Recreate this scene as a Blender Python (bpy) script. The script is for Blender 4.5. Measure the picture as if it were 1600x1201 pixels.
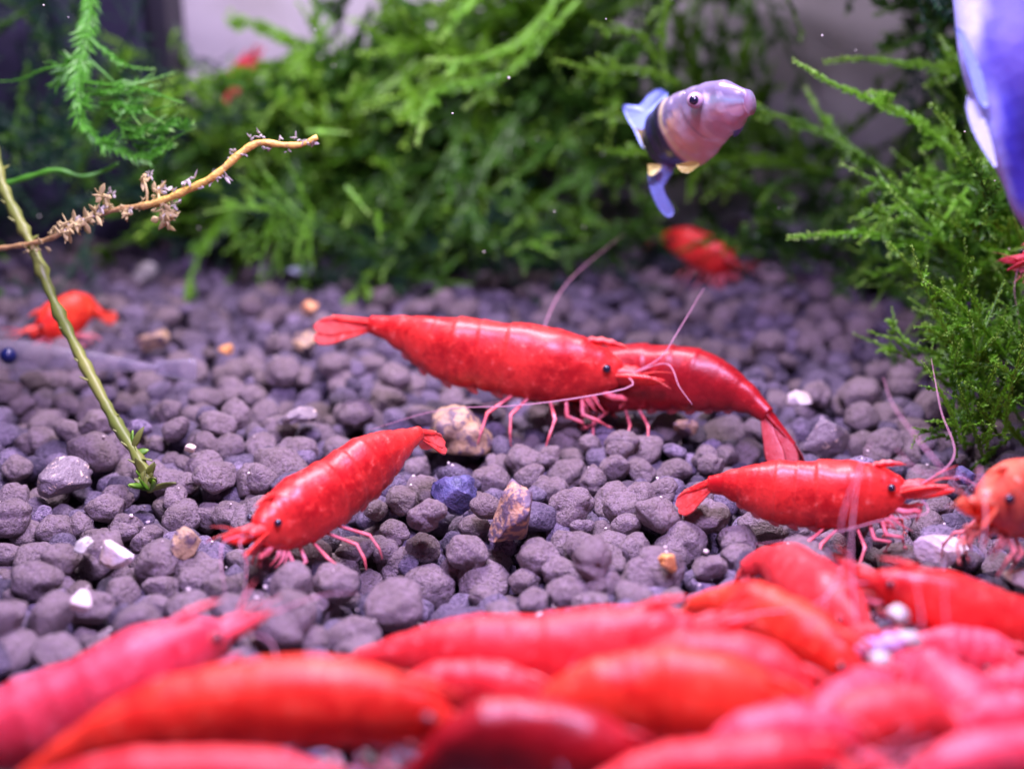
import bpy, bmesh, math, random
import numpy as np
from mathutils import Vector, Matrix, noise, Euler

random.seed(7); np.random.seed(7)
sc = bpy.context.scene
for o in list(bpy.data.objects):
    bpy.data.objects.remove(o, do_unlink=True)
col = sc.collection

# ------------------------------------------------------------ camera (1 unit = 1 cm)
CAM_H, PITCH, F, CX, CY = 3.1, math.radians(18.6), 1931.0, 800.0, 600.5
cam_d = bpy.data.cameras.new('camera'); cam = bpy.data.objects.new('camera', cam_d)
col.objects.link(cam); sc.camera = cam
cam.location = (0, 0, CAM_H); cam.rotation_euler = (math.pi/2 - PITCH, 0, 0)
cam_d.sensor_width = 36; cam_d.lens = F/1600*36; cam_d.clip_start = .05; cam_d.clip_end = 200
cam_d.dof.use_dof = True; cam_d.dof.focus_distance = 7.4; cam_d.dof.aperture_fstop = 0.27

# ------------------------------------------------------------ world, lamps, exposure
w = bpy.data.worlds.new('World'); sc.world = w; w.use_nodes = True
w.node_tree.nodes['Background'].inputs[0].default_value = (.30, .24, .70, 1)
w.node_tree.nodes['Background'].inputs[1].default_value = .045

def area(name, loc, target, sx, sy, energy, colr):
    d = bpy.data.lights.new(name, 'AREA'); d.shape = 'RECTANGLE'; d.size = sx; d.size_y = sy
    d.energy = energy; d.color = colr
    o = bpy.data.objects.new(name, d); col.objects.link(o); o.location = loc
    o.rotation_euler = (Vector(target) - Vector(loc)).to_track_quat('-Z', 'Y').to_euler()
    return o
area('aquarium_lamp_violet', (.5, 3.4, 8.0), (.2, 6.0, 0), 4.5, .7, 1600, (.66, .50, 1.0))
area('aquarium_lamp_white', (-.6, 9.0, 9.0), (-.5, 9.6, 0), 5.5, .7, 1650, (.96, .80, 1.0))
sc.view_settings.view_transform = 'Standard'; sc.view_settings.look = 'None'
sc.view_settings.exposure = 0.14; sc.view_settings.gamma = 1.0
sc.cycles.max_bounces = 8; sc.cycles.transparent_max_bounces = 24
sc.cycles.sample_clamp_indirect = 6.0

# ------------------------------------------------------------ pixel <-> place
SP, CP = math.sin(PITCH), math.cos(PITCH)
def at(px, py, d):
    x = (px-CX)/F*d; v = -(py-CY)/F*d
    return Vector((x, d*CP + v*SP, CAM_H - d*SP + v*CP))
def gd(py, z=0.0):
    return (CAM_H - z)/(SP + (py-CY)/F*CP)
def gp(px, py, z=0.0):
    return at(px, py, gd(py, z))
def proj(p):
    y = p[1]; z = p[2]-CAM_H
    d = y*CP - z*SP; v = y*SP + z*CP
    return CX + p[0]/d*F, CY - v/d*F, d

# ------------------------------------------------------------ object helpers
def tag(o, label=None, cat=None, group=None, kind=None):
    if label: o['label'] = label
    if cat: o['category'] = cat
    if group: o['group'] = group
    if kind: o['kind'] = kind
    return o
def empty(name, loc, label, cat, group=None):
    o = bpy.data.objects.new(name, None); col.objects.link(o); o.location = loc
    o.empty_display_size = .1
    return tag(o, label, cat, group)
def mesh_obj(name, verts, faces, mat, parent=None, origin=None, smooth=True, attrs=None, matidx=None):
    """verts in world space; origin = where the object's own origin sits"""
    if origin is None: origin = parent.location if parent else Vector((0, 0, 0))
    ox, oy, oz = origin
    me = bpy.data.meshes.new(name)
    me.from_pydata([(v[0]-ox, v[1]-oy, v[2]-oz) for v in verts], [], faces)
    if attrs:
        for k, vals in attrs.items():
            if hasattr(vals[0], '__len__'):
                a = me.color_attributes.new(k, 'FLOAT_COLOR', 'POINT')
                a.data.foreach_set('color', [c for q in vals for c in (q[0], q[1], q[2], 1.0)])
            else:
                a = me.attributes.new(k, 'FLOAT', 'POINT'); a.data.foreach_set('value', list(vals))
    for m in (mat if isinstance(mat, (list, tuple)) else [mat]): me.materials.append(m)
    if smooth: me.polygons.foreach_set('use_smooth', [True]*len(me.polygons))
    me.update()
    o = bpy.data.objects.new(name, me); col.objects.link(o)
    if parent is not None:
        o.parent = parent
        o.location = Vector(origin) - Vector(parent.location)
    else:
        o.location = origin
    return o
def crom(pts, n):
    P = [Vector(p) for p in pts]
    P = [P[0]*2-P[1]] + P + [P[-1]*2-P[-2]]
    segs = len(P)-3; dense = []
    for s in range(segs):
        a, b, c, d = P[s:s+4]
        for k in range(16):
            t = k/16
            dense.append(.5*((2*b)+(c-a)*t+(2*a-5*b+4*c-d)*t*t+(3*b-a-3*c+d)*t**3))
    dense.append(P[-2].copy())
    L = [0]
    for i in range(1, len(dense)): L.append(L[-1]+(dense[i]-dense[i-1]).length)
    out = []; j = 0
    for i in range(n):
        s = L[-1]*i/(n-1)
        while j < len(L)-2 and L[j+1] < s: j += 1
        f = (s-L[j])/max(1e-9, L[j+1]-L[j])
        out.append(dense[j].lerp(dense[j+1], min(1, max(0, f))))
    return out, L[-1]
def frames(pts, up=Vector((0, 0, 1))):
    out = []
    for i in range(len(pts)):
        T = (pts[min(i+1, len(pts)-1)] - pts[max(i-1, 0)]).normalized()
        S = T.cross(up)
        if S.length < 1e-4: S = T.cross(Vector((0, 1, 0)))
        S.normalize(); U = S.cross(T).normalized()
        out.append((T, S, U))
    return out
class MB:
    def __init__(s): s.v = []; s.f = []; s.a = []
    def tube(s, pts, radii, m=6, a=None, flat=1.0, up=Vector((0, 0, 1))):
        fr = frames(pts, up); b = len(s.v)
        for i, p in enumerate(pts):
            r = radii[i] if hasattr(radii, '__len__') else radii
            T, S, U = fr[i]
            for k in range(m):
                an = 2*math.pi*k/m
                s.v.append(p + S*(math.cos(an)*r*flat) + U*(math.sin(an)*r)); s.a.append(i/(len(pts)-1) if a is None else a)
        for i in range(len(pts)-1):
            for k in range(m):
                k2 = (k+1) % m
                s.f.append((b+i*m+k, b+i*m+k2, b+(i+1)*m+k2, b+(i+1)*m+k))
        s.f.append(tuple(b+k for k in range(m))[::-1]); s.f.append(tuple(b+(len(pts)-1)*m+k for k in range(m)))
    def blade(s, root, D, W, length, width, thick, shape, n=9, curl=0.0, m=7):
        """leaf-shaped plate with depth: D direction, W width dir; cross-section a thin lens"""
        D = D.normalized(); W = (W - D*W.dot(D)).normalized(); N = D.cross(W)
        b = len(s.v)
        for i in range(n):
            t = i/(n-1); wd = width*shape(t)
            c = root + D*(length*t) - N*(curl*length*t*t)
            for k in range(m):
                u = -1+2*k/(m-1)
                s.v.append(c + W*(u*wd) + N*(thick*(1-u*u)*.5 - curl*.3*abs(u)*wd + (thick*.35 if k % 2 else 0))); s.a.append(t)
            for k in range(m-2, 0, -1):
                u = -1+2*k/(m-1)
                s.v.append(c + W*(u*wd) + N*(-thick*(1-u*u)*.5 - curl*.3*abs(u)*wd)); s.a.append(t)
        r = m+m-2
        for i in range(n-1):
            for k in range(r):
                k2 = (k+1) % r
                s.f.append((b+i*r+k, b+i*r+k2, b+(i+1)*r+k2, b+(i+1)*r+k))
    def sphere(s, c, r, n=10, m=14, sc_=(1, 1, 1)):
        b = len(s.v)
        for i in range(n+1):
            th = math.pi*i/n
            for k in range(m):
                ph = 2*math.pi*k/m
                s.v.append(c + Vector((math.sin(th)*math.cos(ph)*sc_[0], math.sin(th)*math.sin(ph)*sc_[1], math.cos(th)*sc_[2]))*r); s.a.append(0)
        for i in range(n):
            for k in range(m):
                k2 = (k+1) % m
                s.f.append((b+i*m+k, b+(i+1)*m+k, b+(i+1)*m+k2, b+i*m+k2))
    def build(s, name, mat, parent=None, origin=None, smooth=True):
        return mesh_obj(name, s.v, s.f, mat, parent, origin, smooth, {'along': s.a})

# ------------------------------------------------------------ materials
def newmat(name):
    m = bpy.data.materials.new(name); m.use_nodes = True
    nt = m.node_tree; bs = nt.nodes['Principled BSDF']
    return m, nt, bs
def nd(nt, typ, **kw):
    n = nt.nodes.new(typ)
    for k, v in kw.items(): setattr(n, k, v)
    return n
def mix(nt, fac, a, b, mode='MIX'):
    n = nd(nt, 'ShaderNodeMix', data_type='RGBA', blend_type=mode)
    for sock, v in ((n.inputs[0], fac), (n.inputs[6], a), (n.inputs[7], b)):
        if isinstance(v, bpy.types.NodeSocket): nt.links.new(v, sock)
        elif isinstance(v, (int, float)): sock.default_value = v
        else: sock.default_value = (*v, 1)
    return n.outputs[2]
def noise_n(nt, vec, scale, detail=3, rough=.55):
    n = nd(nt, 'ShaderNodeTexNoise'); n.inputs['Scale'].default_value = scale
    n.inputs['Detail'].default_value = detail; n.inputs['Roughness'].default_value = rough
    if vec is not None: nt.links.new(vec, n.inputs['Vector'])
    return n.outputs['Fac']
def ramp(nt, fac, a, b):
    n = nd(nt, 'ShaderNodeMapRange'); n.interpolation_type = 'SMOOTHSTEP'
    nt.links.new(fac, n.inputs[0]); n.inputs[1].default_value = a; n.inputs[2].default_value = b
    return n.outputs[0]
def bump(nt, bs, h, strength, dist):
    n = nd(nt, 'ShaderNodeBump'); n.inputs['Strength'].default_value = strength; n.inputs['Distance'].default_value = dist
    nt.links.new(h, n.inputs['Height']); nt.links.new(n.outputs[0], bs.inputs['Normal'])
def P(bs, **kw):
    for k, v in kw.items():
        s = bs.inputs[k.replace('_', ' ')]
        s.default_value = (*v, 1) if (hasattr(v, '__len__') and len(v) == 3 and s.type == 'RGBA') else v

def shell_mat(name, deep, mid, pale, sss=.34, alpha=1.0, pale_amt=.85):
    matte = any(k in name for k in ('orange', 'coral', 'pink'))
    m, nt, bs = newmat(name)
    pos = nd(nt, 'ShaderNodeNewGeometry').outputs['Position']
    n1 = noise_n(nt, pos, 3.2, 4, .6); n2 = noise_n(nt, pos, 16, 4, .7); n3 = noise_n(nt, pos, 70, 2, .6)
    c = mix(nt, ramp(nt, n1, .35, .68), deep, mid)
    c = mix(nt, ramp(nt, n2, .40, .75), c, mid)
    f = nd(nt, 'ShaderNodeMath', operation='MULTIPLY'); nt.links.new(ramp(nt, n2, .58, .75), f.inputs[0]); f.inputs[1].default_value = pale_amt
    c = mix(nt, f.outputs[0], c, pale)
    d = nd(nt, 'ShaderNodeMath', operation='MULTIPLY'); nt.links.new(ramp(nt, n3, .58, .70), d.inputs[0]); d.inputs[1].default_value = .35
    c = mix(nt, d.outputs[0], c, tuple(x*.45 for x in deep))
    sm = nd(nt, 'ShaderNodeAttribute', attribute_name='seam').outputs['Fac']
    f2 = nd(nt, 'ShaderNodeMath', operation='MULTIPLY'); nt.links.new(sm, f2.inputs[0]); f2.inputs[1].default_value = .10
    c = mix(nt, f2.outputs[0], c, tuple(.55*x+.45*y for x, y in zip(mid, pale)))
    n4 = noise_n(nt, pos, 7.5, 5, .72)
    f3 = nd(nt, 'ShaderNodeMath', operation='MULTIPLY'); nt.links.new(ramp(nt, n4, .52, .66), f3.inputs[0]); f3.inputs[1].default_value = .9
    c = mix(nt, f3.outputs[0], c, deep)
    nt.links.new(c, bs.inputs['Base Color'])
    P(bs, Roughness=.40, Subsurface_Weight=sss, Subsurface_Scale=.13, Alpha=alpha, Coat_Weight=.12 if matte else .26, Coat_Roughness=.42 if matte else .27)
    if matte: P(bs, Roughness=.5)
    bs.inputs['Subsurface Radius'].default_value = (1.0, .25, .2); bs.inputs['IOR'].default_value = 1.42
    h = nd(nt, 'ShaderNodeMath', operation='ADD'); nt.links.new(n2, h.inputs[0]); nt.links.new(n3, h.inputs[1])
    bump(nt, bs, h.outputs[0], .22, .016)
    return m
TONES = {
 'peach':  ((.80, .085, .045), (.95, .22, .11), (1.0, .50, .36)),   # deep, middle and pale pigment of the shell
 'red':    ((.50, .006, .010), (.92, .050, .036), (1.0, .24, .18)),
 'dark':   ((.26, .003, .008), (.44, .010, .016), (.62, .06, .06)),
 'orange': ((.74, .015, .008), (.96, .068, .026), (1.0, .32, .18)),
 'pink':   ((.76, .030, .060), (.93, .095, .13), (1.0, .42, .46)),
 'coral':  ((.74, .018, .026), (.93, .060, .058), (1.0, .34, .32)),
}
SH = {k: shell_mat('shell_'+k, *v) for k, v in TONES.items()}
FANM = {k: shell_mat('fan_'+k, v[1], tuple(min(1, c*1.1+.09) for c in v[1]), tuple(min(1, c+.12) for c in v[2]), sss=.1, alpha=.80, pale_amt=.7) for k, v in TONES.items()}
LEGM = {k: shell_mat('limb_'+k, tuple(.6*a+.4*b for a, b in zip(v[1], (.9, .25, .3))), (.92, .26, .30), (1, .55, .6), sss=.1, alpha=.88, pale_amt=.9) for k, v in TONES.items()}
def simple(name, colr, rough=.5, alpha=1.0, **kw):
    m, nt, bs = newmat(name); P(bs, Base_Color=colr, Roughness=rough, Alpha=alpha, **kw); return m
EYE = simple('eye_black', (.012, .012, .03), .15, Coat_Weight=.6)
EYEST = simple('eye_stalk_flesh', (.75, .16, .12), .4)
ANT = simple('antenna_pale', (.82, .42, .55), .4, .62)

def green_mat(name, dark, light, tipc, transl=.35):
    m, nt, bs = newmat(name)
    at_ = nd(nt, 'ShaderNodeAttribute', attribute_name='along').outputs['Fac']
    oi = nd(nt, 'ShaderNodeObjectInfo').outputs['Random']
    pos = nd(nt, 'ShaderNodeNewGeometry').outputs['Position']
    c = mix(nt, oi, dark, light)
    c = mix(nt, ramp(nt, noise_n(nt, pos, 2.2, 3), .35, .7), c, light)
    c = mix(nt, ramp(nt, at_, .72, 1.0), c, tipc)
    nt.links.new(c, bs.inputs['Base Color']); P(bs, Roughness=.42)
    tr = nd(nt, 'ShaderNodeBsdfTranslucent'); nt.links.new(c, tr.inputs[0])
    ms = nd(nt, 'ShaderNodeMixShader'); ms.inputs[0].default_value = transl
    nt.links.new(bs.outputs[0], ms.inputs[1]); nt.links.new(tr.outputs[0], ms.inputs[2])
    nt.links.new(ms.outputs[0], nt.nodes['Material Output'].inputs[0])
    return m
MOSS_DEEP = green_mat('moss_deep', (.022, .090, .010), (.070, .21, .018), (.24, .52, .05))
MOSS_MID = green_mat('moss_mid', (.055, .19, .010), (.15, .37, .018), (.38, .72, .08))
MOSS_BRIGHT = green_mat('moss_bright', (.11, .34, .015), (.20, .52, .03), (.52, .88, .18))
MOSS_SHADED = green_mat('moss_shaded', (.006, .03, .02), (.015, .07, .035), (.05, .22, .06))  # shaded copy of the moss greens, dimness put into the colour

def soil_mat():
    m, nt, bs = newmat('aqua_soil')
    g = nd(nt, 'ShaderNodeNewGeometry'); pos = g.outputs['Position']; isl = g.outputs['Random Per Island']
    n1 = noise_n(nt, pos, 7, 4, .65); n2 = noise_n(nt, pos, 45, 4, .7); n3 = noise_n(nt, pos, 130, 2, .6)
    pw = nd(nt, 'ShaderNodeMath', operation='POWER'); nt.links.new(isl, pw.inputs[0]); pw.inputs[1].default_value = 1.5
    c = mix(nt, pw.outputs[0], (.045, .036, .064), (.37, .29, .41))
    c = mix(nt, ramp(nt, n1, .38, .66), c, (.19, .155, .22))
    c2 = mix(nt, ramp(nt, n2, .45, .66), c, (.075, .06, .095))
    c3 = mix(nt, ramp(nt, n3, .665, .75), c2, (.75, .66, .62))  # pale specks paint the glitter of the grains into their colour
    # a few grains are browner
    br = nd(nt, 'ShaderNodeMath', operation='FRACT'); mu = nd(nt, 'ShaderNodeMath', operation='MULTIPLY')
    nt.links.new(isl, mu.inputs[0]); mu.inputs[1].default_value = 17.31; nt.links.new(mu.outputs[0], br.inputs[0])
    f = nd(nt, 'ShaderNodeMath', operation='MULTIPLY'); nt.links.new(ramp(nt, br.outputs[0], .72, .9), f.inputs[0]); f.inputs[1].default_value = .5
    c3 = mix(nt, f.outputs[0], c3, (.27, .20, .15))
    nt.links.new(c3, bs.inputs['Base Color'])
    nt.links.new(ramp(nt, n2, .2, .9), bs.inputs['Roughness'])
    rr = nd(nt, 'ShaderNodeMapRange'); nt.links.new(n2, rr.inputs[0]); rr.inputs[3].default_value = .25; rr.inputs[4].default_value = .75
    nt.links.new(rr.outputs[0], bs.inputs['Roughness'])
    h = nd(nt, 'ShaderNodeMath', operation='MULTIPLY_ADD'); nt.links.new(n1, h.inputs[0]); h.inputs[1].default_value = 1.6; nt.links.new(n2, h.inputs[2])
    bump(nt, bs, h.outputs[0], .95, .034)
    return m
SOIL = soil_mat()
def stone_mat(name, a, b, spot, scale=14, thr=(.5, .6), rough=.5):
    m, nt, bs = newmat(name)
    pos = nd(nt, 'ShaderNodeNewGeometry').outputs['Position']
    n1 = noise_n(nt, pos, 6, 4, .6); n2 = noise_n(nt, pos, scale, 4, .65)
    c = mix(nt, ramp(nt, n1, .35, .65), a, b); c = mix(nt, ramp(nt, n2, *thr), c, spot)
    nt.links.new(c, bs.inputs['Base Color']); P(bs, Roughness=rough)
    bump(nt, bs, n2, .7, .04)
    return m

# ------------------------------------------------------------ setting: tank back wall, soil bed
def wallmat():
    m, nt, bs = newmat('grey_back_wall')
    pos = nd(nt, 'ShaderNodeNewGeometry').outputs['Position']
    c = mix(nt, ramp(nt, noise_n(nt, pos, .9, 4), .3, .7), (.42, .40, .43), (.53, .50, .54))
    c = mix(nt, ramp(nt, noise_n(nt, pos, 9, 4), .6, .75), c, (.30, .29, .27))
    nt.links.new(c, bs.inputs['Base Color']); P(bs, Roughness=.6)
    return m
bw = bmesh.new()
def box_bm(bm, x0, x1, y0, y1, z0, z1, bev=0.0):
    r = bmesh.ops.create_cube(bm, size=1)
    for v in r['verts']:
        v.co = Vector(((x0+x1)/2+v.co.x*(x1-x0), (y0+y1)/2+v.co.y*(y1-y0), (z0+z1)/2+v.co.z*(z1-z0)))
    if bev:
        es = list({e for v in r['verts'] for e in v.link_edges})
        bmesh.ops.bevel(bm, geom=es, offset=bev, segments=3, profile=.6, affect='EDGES')
def bm_obj(name, bm, mat, parent=None, origin=Vector((0, 0, 0))):
    me = bpy.data.meshes.new(name); bm.transform(Matrix.Translation(-Vector(origin))); bm.to_mesh(me); bm.free(); me.materials.append(mat)
    o = bpy.data.objects.new(name, me); col.objects.link(o); o.location = origin
    if parent: o.parent = parent; o.location = Vector(origin)-Vector(parent.location)
    return o
box_bm(bw, -13, 13, 15.0, 15.5, -1, 6.6)
tag(bm_obj('tank_back_wall', bw, wallmat()), kind='structure')

def ground_h(x, y):
    return .10*noise.noise(Vector((x*.35, y*.35, 3.1))) + .05*noise.noise(Vector((x*1.1, y*1.1, 8.0)))
BEDD = -.26
nx, ny = 90, 60
gv = []; gf = []
for j in range(ny+1):
    for i in range(nx+1):
        x = -12+24*i/nx; y = -2+17.0*j/ny
        gv.append((x, y, BEDD + ground_h(x, y) + .03*noise.noise(Vector((x*5, y*5, 0)))))
for j in range(ny):
    for i in range(nx):
        a = j*(nx+1)+i; gf.append((a, a+1, a+nx+2, a+nx+1))
bedm, nt_, bs_ = newmat('fine_dark_soil')
pos_ = nd(nt_, 'ShaderNodeNewGeometry').outputs['Position']
nt_.links.new(mix(nt_, noise_n(nt_, pos_, 9, 5), (.03, .024, .03), (.09, .075, .085)), bs_.inputs['Base Color']); P(bs_, Roughness=.9)
bump(nt_, bs_, noise_n(nt_, pos_, 14, 5), 1, .08)
soil = mesh_obj('soil_bed', gv, gf, bedm); tag(soil, kind='structure')

# ------------------------------------------------------------ SHRIMPS
OCC = []          # spheres that hide gravel (for choosing which grains show)
def lerp(a, b, t): return a+(b-a)*t
def interp(tab, t):
    for i in range(len(tab)-1):
        if t <= tab[i+1][0]:
            a, b = tab[i], tab[i+1]; f = (t-a[0])/(b[0]-a[0]); f = f*f*(3-2*f)*.5+f*.5
            return lerp(a[1], b[1], f)
    return tab[-1][1]
HP = [(0, .27), (.06, .34), (.14, .50), (.24, .76), (.36, .96), (.52, .98), (.62, 1.03), (.74, 1.04), (.84, .90), (.92, .68), (.98, .44), (1.0, .30)]
SEGB = [.085, .165, .255, .35, .45, .555]
GROUP = 'red cherry shrimps on and above the dark soil'
def shrimp(label, pts, H, tone='red', ants=None, fan=1.0, droop=.25, roll=0.0, fan_open=.5, legs=True, legdrop=1.95, seed=0, limb_side=1, rost=1.0, floor=.02, lift=True, clear=.10, paddle=1.45, up=None):
    rnd = random.Random(seed)
    off = 0.0                                  # keep the belly clear of the grains
    for i, (x, y, d) in enumerate(pts):
        hp = interp(HP, i/(len(pts)-1))*H; k = 0.0
        while lift and k < 2 and at(x, y, d-k).z < hp/F*(d-k)*.95 + clear: k += .03
        off = max(off, k)
    pts = [(x, y, d-off) for x, y, d in pts]
    W = [at(*p) for p in pts]
    dm = sum(p[2] for p in pts)/len(pts); Hw = H/F*dm
    N = 120; C, L = crom(W, N); UP = up or Vector((0, 0, 1)); fr = frames(C, UP)
    if roll:
        fr2 = []
        for T, S, U in fr:
            R = Matrix.Rotation(roll, 3, T); fr2.append((T, R @ S, R @ U))
        fr = fr2
    mid = C[N//2]
    root = empty('cherry_shrimp', (mid.x, mid.y, max(floor, mid.z - Hw*1.6)), label, 'shrimp', GROUP)
    M = 36; V = []; Fc = []; SA = []
    def hh(t):
        k = 1.0
        for i, b in enumerate(SEGB):
            nb = SEGB[i+1] if i+1 < len(SEGB) else .93
            if b <= t < nb:
                fr_ = (t-b)/(nb-b)
                k = 1 + (.036*(1-fr_)**1.6 if i < 5 else .05*(1-min(1, fr_*3.2))**2)
                return k, i, fr_
        return 1.0, -1, 0
    for i in range(N):
        t = i/(N-1); T, S, U = fr[i]; k, si, sf = hh(t)
        h = interp(HP, t)*Hw*k; wd = h*(.70 if t < .5 else .70+.06*math.sin(min(1, (t-.5)/.4)*math.pi))
        for j in range(M):
            a = 2*math.pi*j/M; cs, sn = math.cos(a), math.sin(a)
            x = wd*math.copysign(abs(sn)**.88, sn); z = h*cs
            if cs < 0:
                z = h*(-(abs(cs)**.92)) * (.93 if t < .56 else 1.0)
                if 0 <= si < 5:          # side plates of the abdomen hang in scallops
                    low = max(0, -cs-.25)
                    z -= .26*h*low*math.sin(math.pi*sf)**.8*(abs(sn) > .05)*(.4+.6*abs(sn))
                if abs(sn) < .38: z *= .90     # hollow belly between the plates
            if t > .56 and t < .93:            # groove behind the head, gill cover bulge
                g = math.exp(-((t-.80-.05*cs)/.012)**2)*.035*(cs < .75)
                x *= 1-g; z *= 1-g
            nn = noise.noise(Vector((t*9, sn*1.5+seed*3.1, cs*1.5)))*.05*h + noise.noise(Vector((t*34, sn*4+seed, cs*4)))*.011*h
            V.append(C[i] + S*(x*(1+nn/max(h, 1e-6))) + U*(z+nn)); SA.append(((1-sf)**5 if si >= 0 and si < 5 else ((1-min(1, sf*6))**2 if si == 5 else 0)) * (1 if cs > -.8 else .4))
    for i in range(N-1):
        for j in range(M):
            j2 = (j+1) % M; Fc.append((i*M+j, (i+1)*M+j, (i+1)*M+j2, i*M+j2))
    Fc.append(tuple(range(M))); Fc.append(tuple((N-1)*M+j for j in range(M))[::-1])
    mesh_obj('body', V, Fc, SH[tone], root, attrs={'seam': SA})
    for i in range(0, N, 6): OCC.append((C[i], interp(HP, i/(N-1))*Hw*.9))
    def fpt(t, x, z):
        i = min(N-1, max(0, int(round(t*(N-1))))); T, S, U = fr[i]; h = interp(HP, t)*Hw
        return C[i] + S*(x*h*.72) + U*(z*h)
    Te, Se, Ue = fr[-1]; T0, S0, U0 = fr[0]; u = Hw
    # rostrum: toothed crest on the forehead
    mb = MB(); n = 10; base = []
    for i in range(n):
        s = i/(n-1)
        ti = .84 + .16*min(1, s*1.25); c = fpt(min(1, ti), 0, 1.0 if ti < .9 else 1.0)
        c = fpt(.86, 0, .93).lerp(fpt(.985, 0, 1.12) + Te*(.34*u*rost) + Ue*(.26*u*rost), s)
        c = c + Ue*(.05*u*math.sin(s*math.pi))
        ht = .15*u*max(0, math.sin(min(1, s*.95+.12)*math.pi))**.7 + (.05*u if i % 2 else 0)*(s < .85)
        wt = .065*u*(1-s*.85)
        base.append((c, ht*(1-s*.5), wt))
    for c, ht, wt in base:
        mb.v += [c+Ue*ht, c+Se*wt, c-Ue*ht*.55, c-Se*wt]; mb.a += [0]*4
    for i in range(n-1):
        for k in range(4): mb.f.append((i*4+k, i*4+(k+1) % 4, (i+1)*4+(k+1) % 4, (i+1)*4+k))
    mb.f.append((0, 1, 2, 3)); mb.f.append(((n-1)*4+3, (n-1)*4+2, (n-1)*4+1, (n-1)*4))
    mb.build('rostrum', SH[tone], root)
    # eyes on short stalks
    for sd in (-1, 1):
        a = fpt(.935, sd*.55, .30); b = fpt(.945, sd*.98, .40) + Te*(.06*u)
        st = MB(); st.tube([a, a.lerp(b, .5), b], [.10*u, .11*u, .105*u], 8); so = st.build('eye_stalk', EYEST, root)
        e = MB(); e.sphere(b+(b-a).normalized()*.035*u, .118*u); e.build('eye', EYE, so, origin=root.location)
        so.children[0].location = (0, 0, 0)
        # antennal scale (paddle beside the antenna base)
        m2 = MB(); rt = fpt(.97, sd*.55, -.25)
        m2.blade(rt, Te + Se*(sd*.10) + Ue*(.10*sd*limb_side-.02), Se*.6+Ue*1.0*sd, paddle*u, .27*u, .08*u, lambda t: (math.sin(math.pi*(t*.86+.12))**.6)*(1-.25*t), curl=.06*sd)
        m2.build('antennal_scale', SH[tone], root)
        # antennule: thick three-jointed base, two short whips
        m3 = MB(); r0 = fpt(.97, sd*.35, .15)
        pp, _ = crom([r0, r0+Te*(.38*u)+Ue*.02*u, r0+Te*(.78*u)+Se*(sd*.05*u)+Ue*.03*u], 8)
        m3.tube(pp, [.15*u, .17*u, .13*u, .15*u, .12*u, .13*u, .09*u, .05*u], 8)
        for q in (-1, 1):
            e0 = pp[-1]; tgt = e0+Te*(.9*u)+Ue*(q*.22*u+.1*u)+Se*(sd*rnd.uniform(.1, .5)*u)
            w_, _ = crom([e0, e0.lerp(tgt, .5)+Ue*.05*u, tgt], 7); m3.tube(w_, [.032*u*(1-.8*i/6) for i in range(7)], 5)
        m3.build('antennule', FANM[tone], root)
        # mouthpart leg folded under the face
        m4 = MB(); r0 = fpt(.93, sd*.4, -.75)
        pp, _ = crom([r0, r0+Te*(.30*u)-Ue*(.14*u), r0+Te*(.66*u)-Ue*(.12*u)+Se*sd*.06*u, r0+Te*(.50*u)-Ue*(.46*u)], 10)
        m4.tube(pp, [.10*u]*4+[.085*u]*3+[.06*u, .045*u, .02*u], 7)
        for z in range(5):
            r1 = fpt(.90-.012*z, sd*.5, -.80); l = rnd.uniform(.35, .7)*u
            q1, _ = crom([r1, r1+Te*l*.5-Ue*l*.45+Se*sd*.1*u, r1+Te*l*rnd.uniform(.5, 1.1)-Ue*l*rnd.uniform(.7, 1.0)], 6)
            m4.tube(q1, [.045*u*(1-.7*i/5) for i in range(6)], 5)
        m4.build('mouthpart', LEGM[tone], root)
    # long antennae
    if ants is None:
        ants = []
        for sd in (-1, 1):
            r0 = fpt(.98, sd*.45, -.1)+Te*.25*u
            ants.append([r0, r0+Te*(1.2*u)+Se*(sd*.5*u)+Ue*(.35*u), r0+Te*(2.3*u)+Se*(sd*1.5*u)+Ue*(rnd.uniform(.1, .9)*u), r0+Te*(2.9*u)+Se*(sd*3.0*u)+Ue*(rnd.uniform(-.4, .9)*u)])
    else:
        ants = [[fpt(.98, .45*(-1)**q, -.1)+Te*.2*u]+[at(p[0], p[1], p[2]-off) for p in a] for q, a in enumerate(ants)]
    for a in ants:
        m5 = MB(); pp, _ = crom(a, 26); m5.tube(pp, [u*(.022*(1-.75*i/25)) for i in range(26)], 5); m5.build('antenna', ANT, root)
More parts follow.
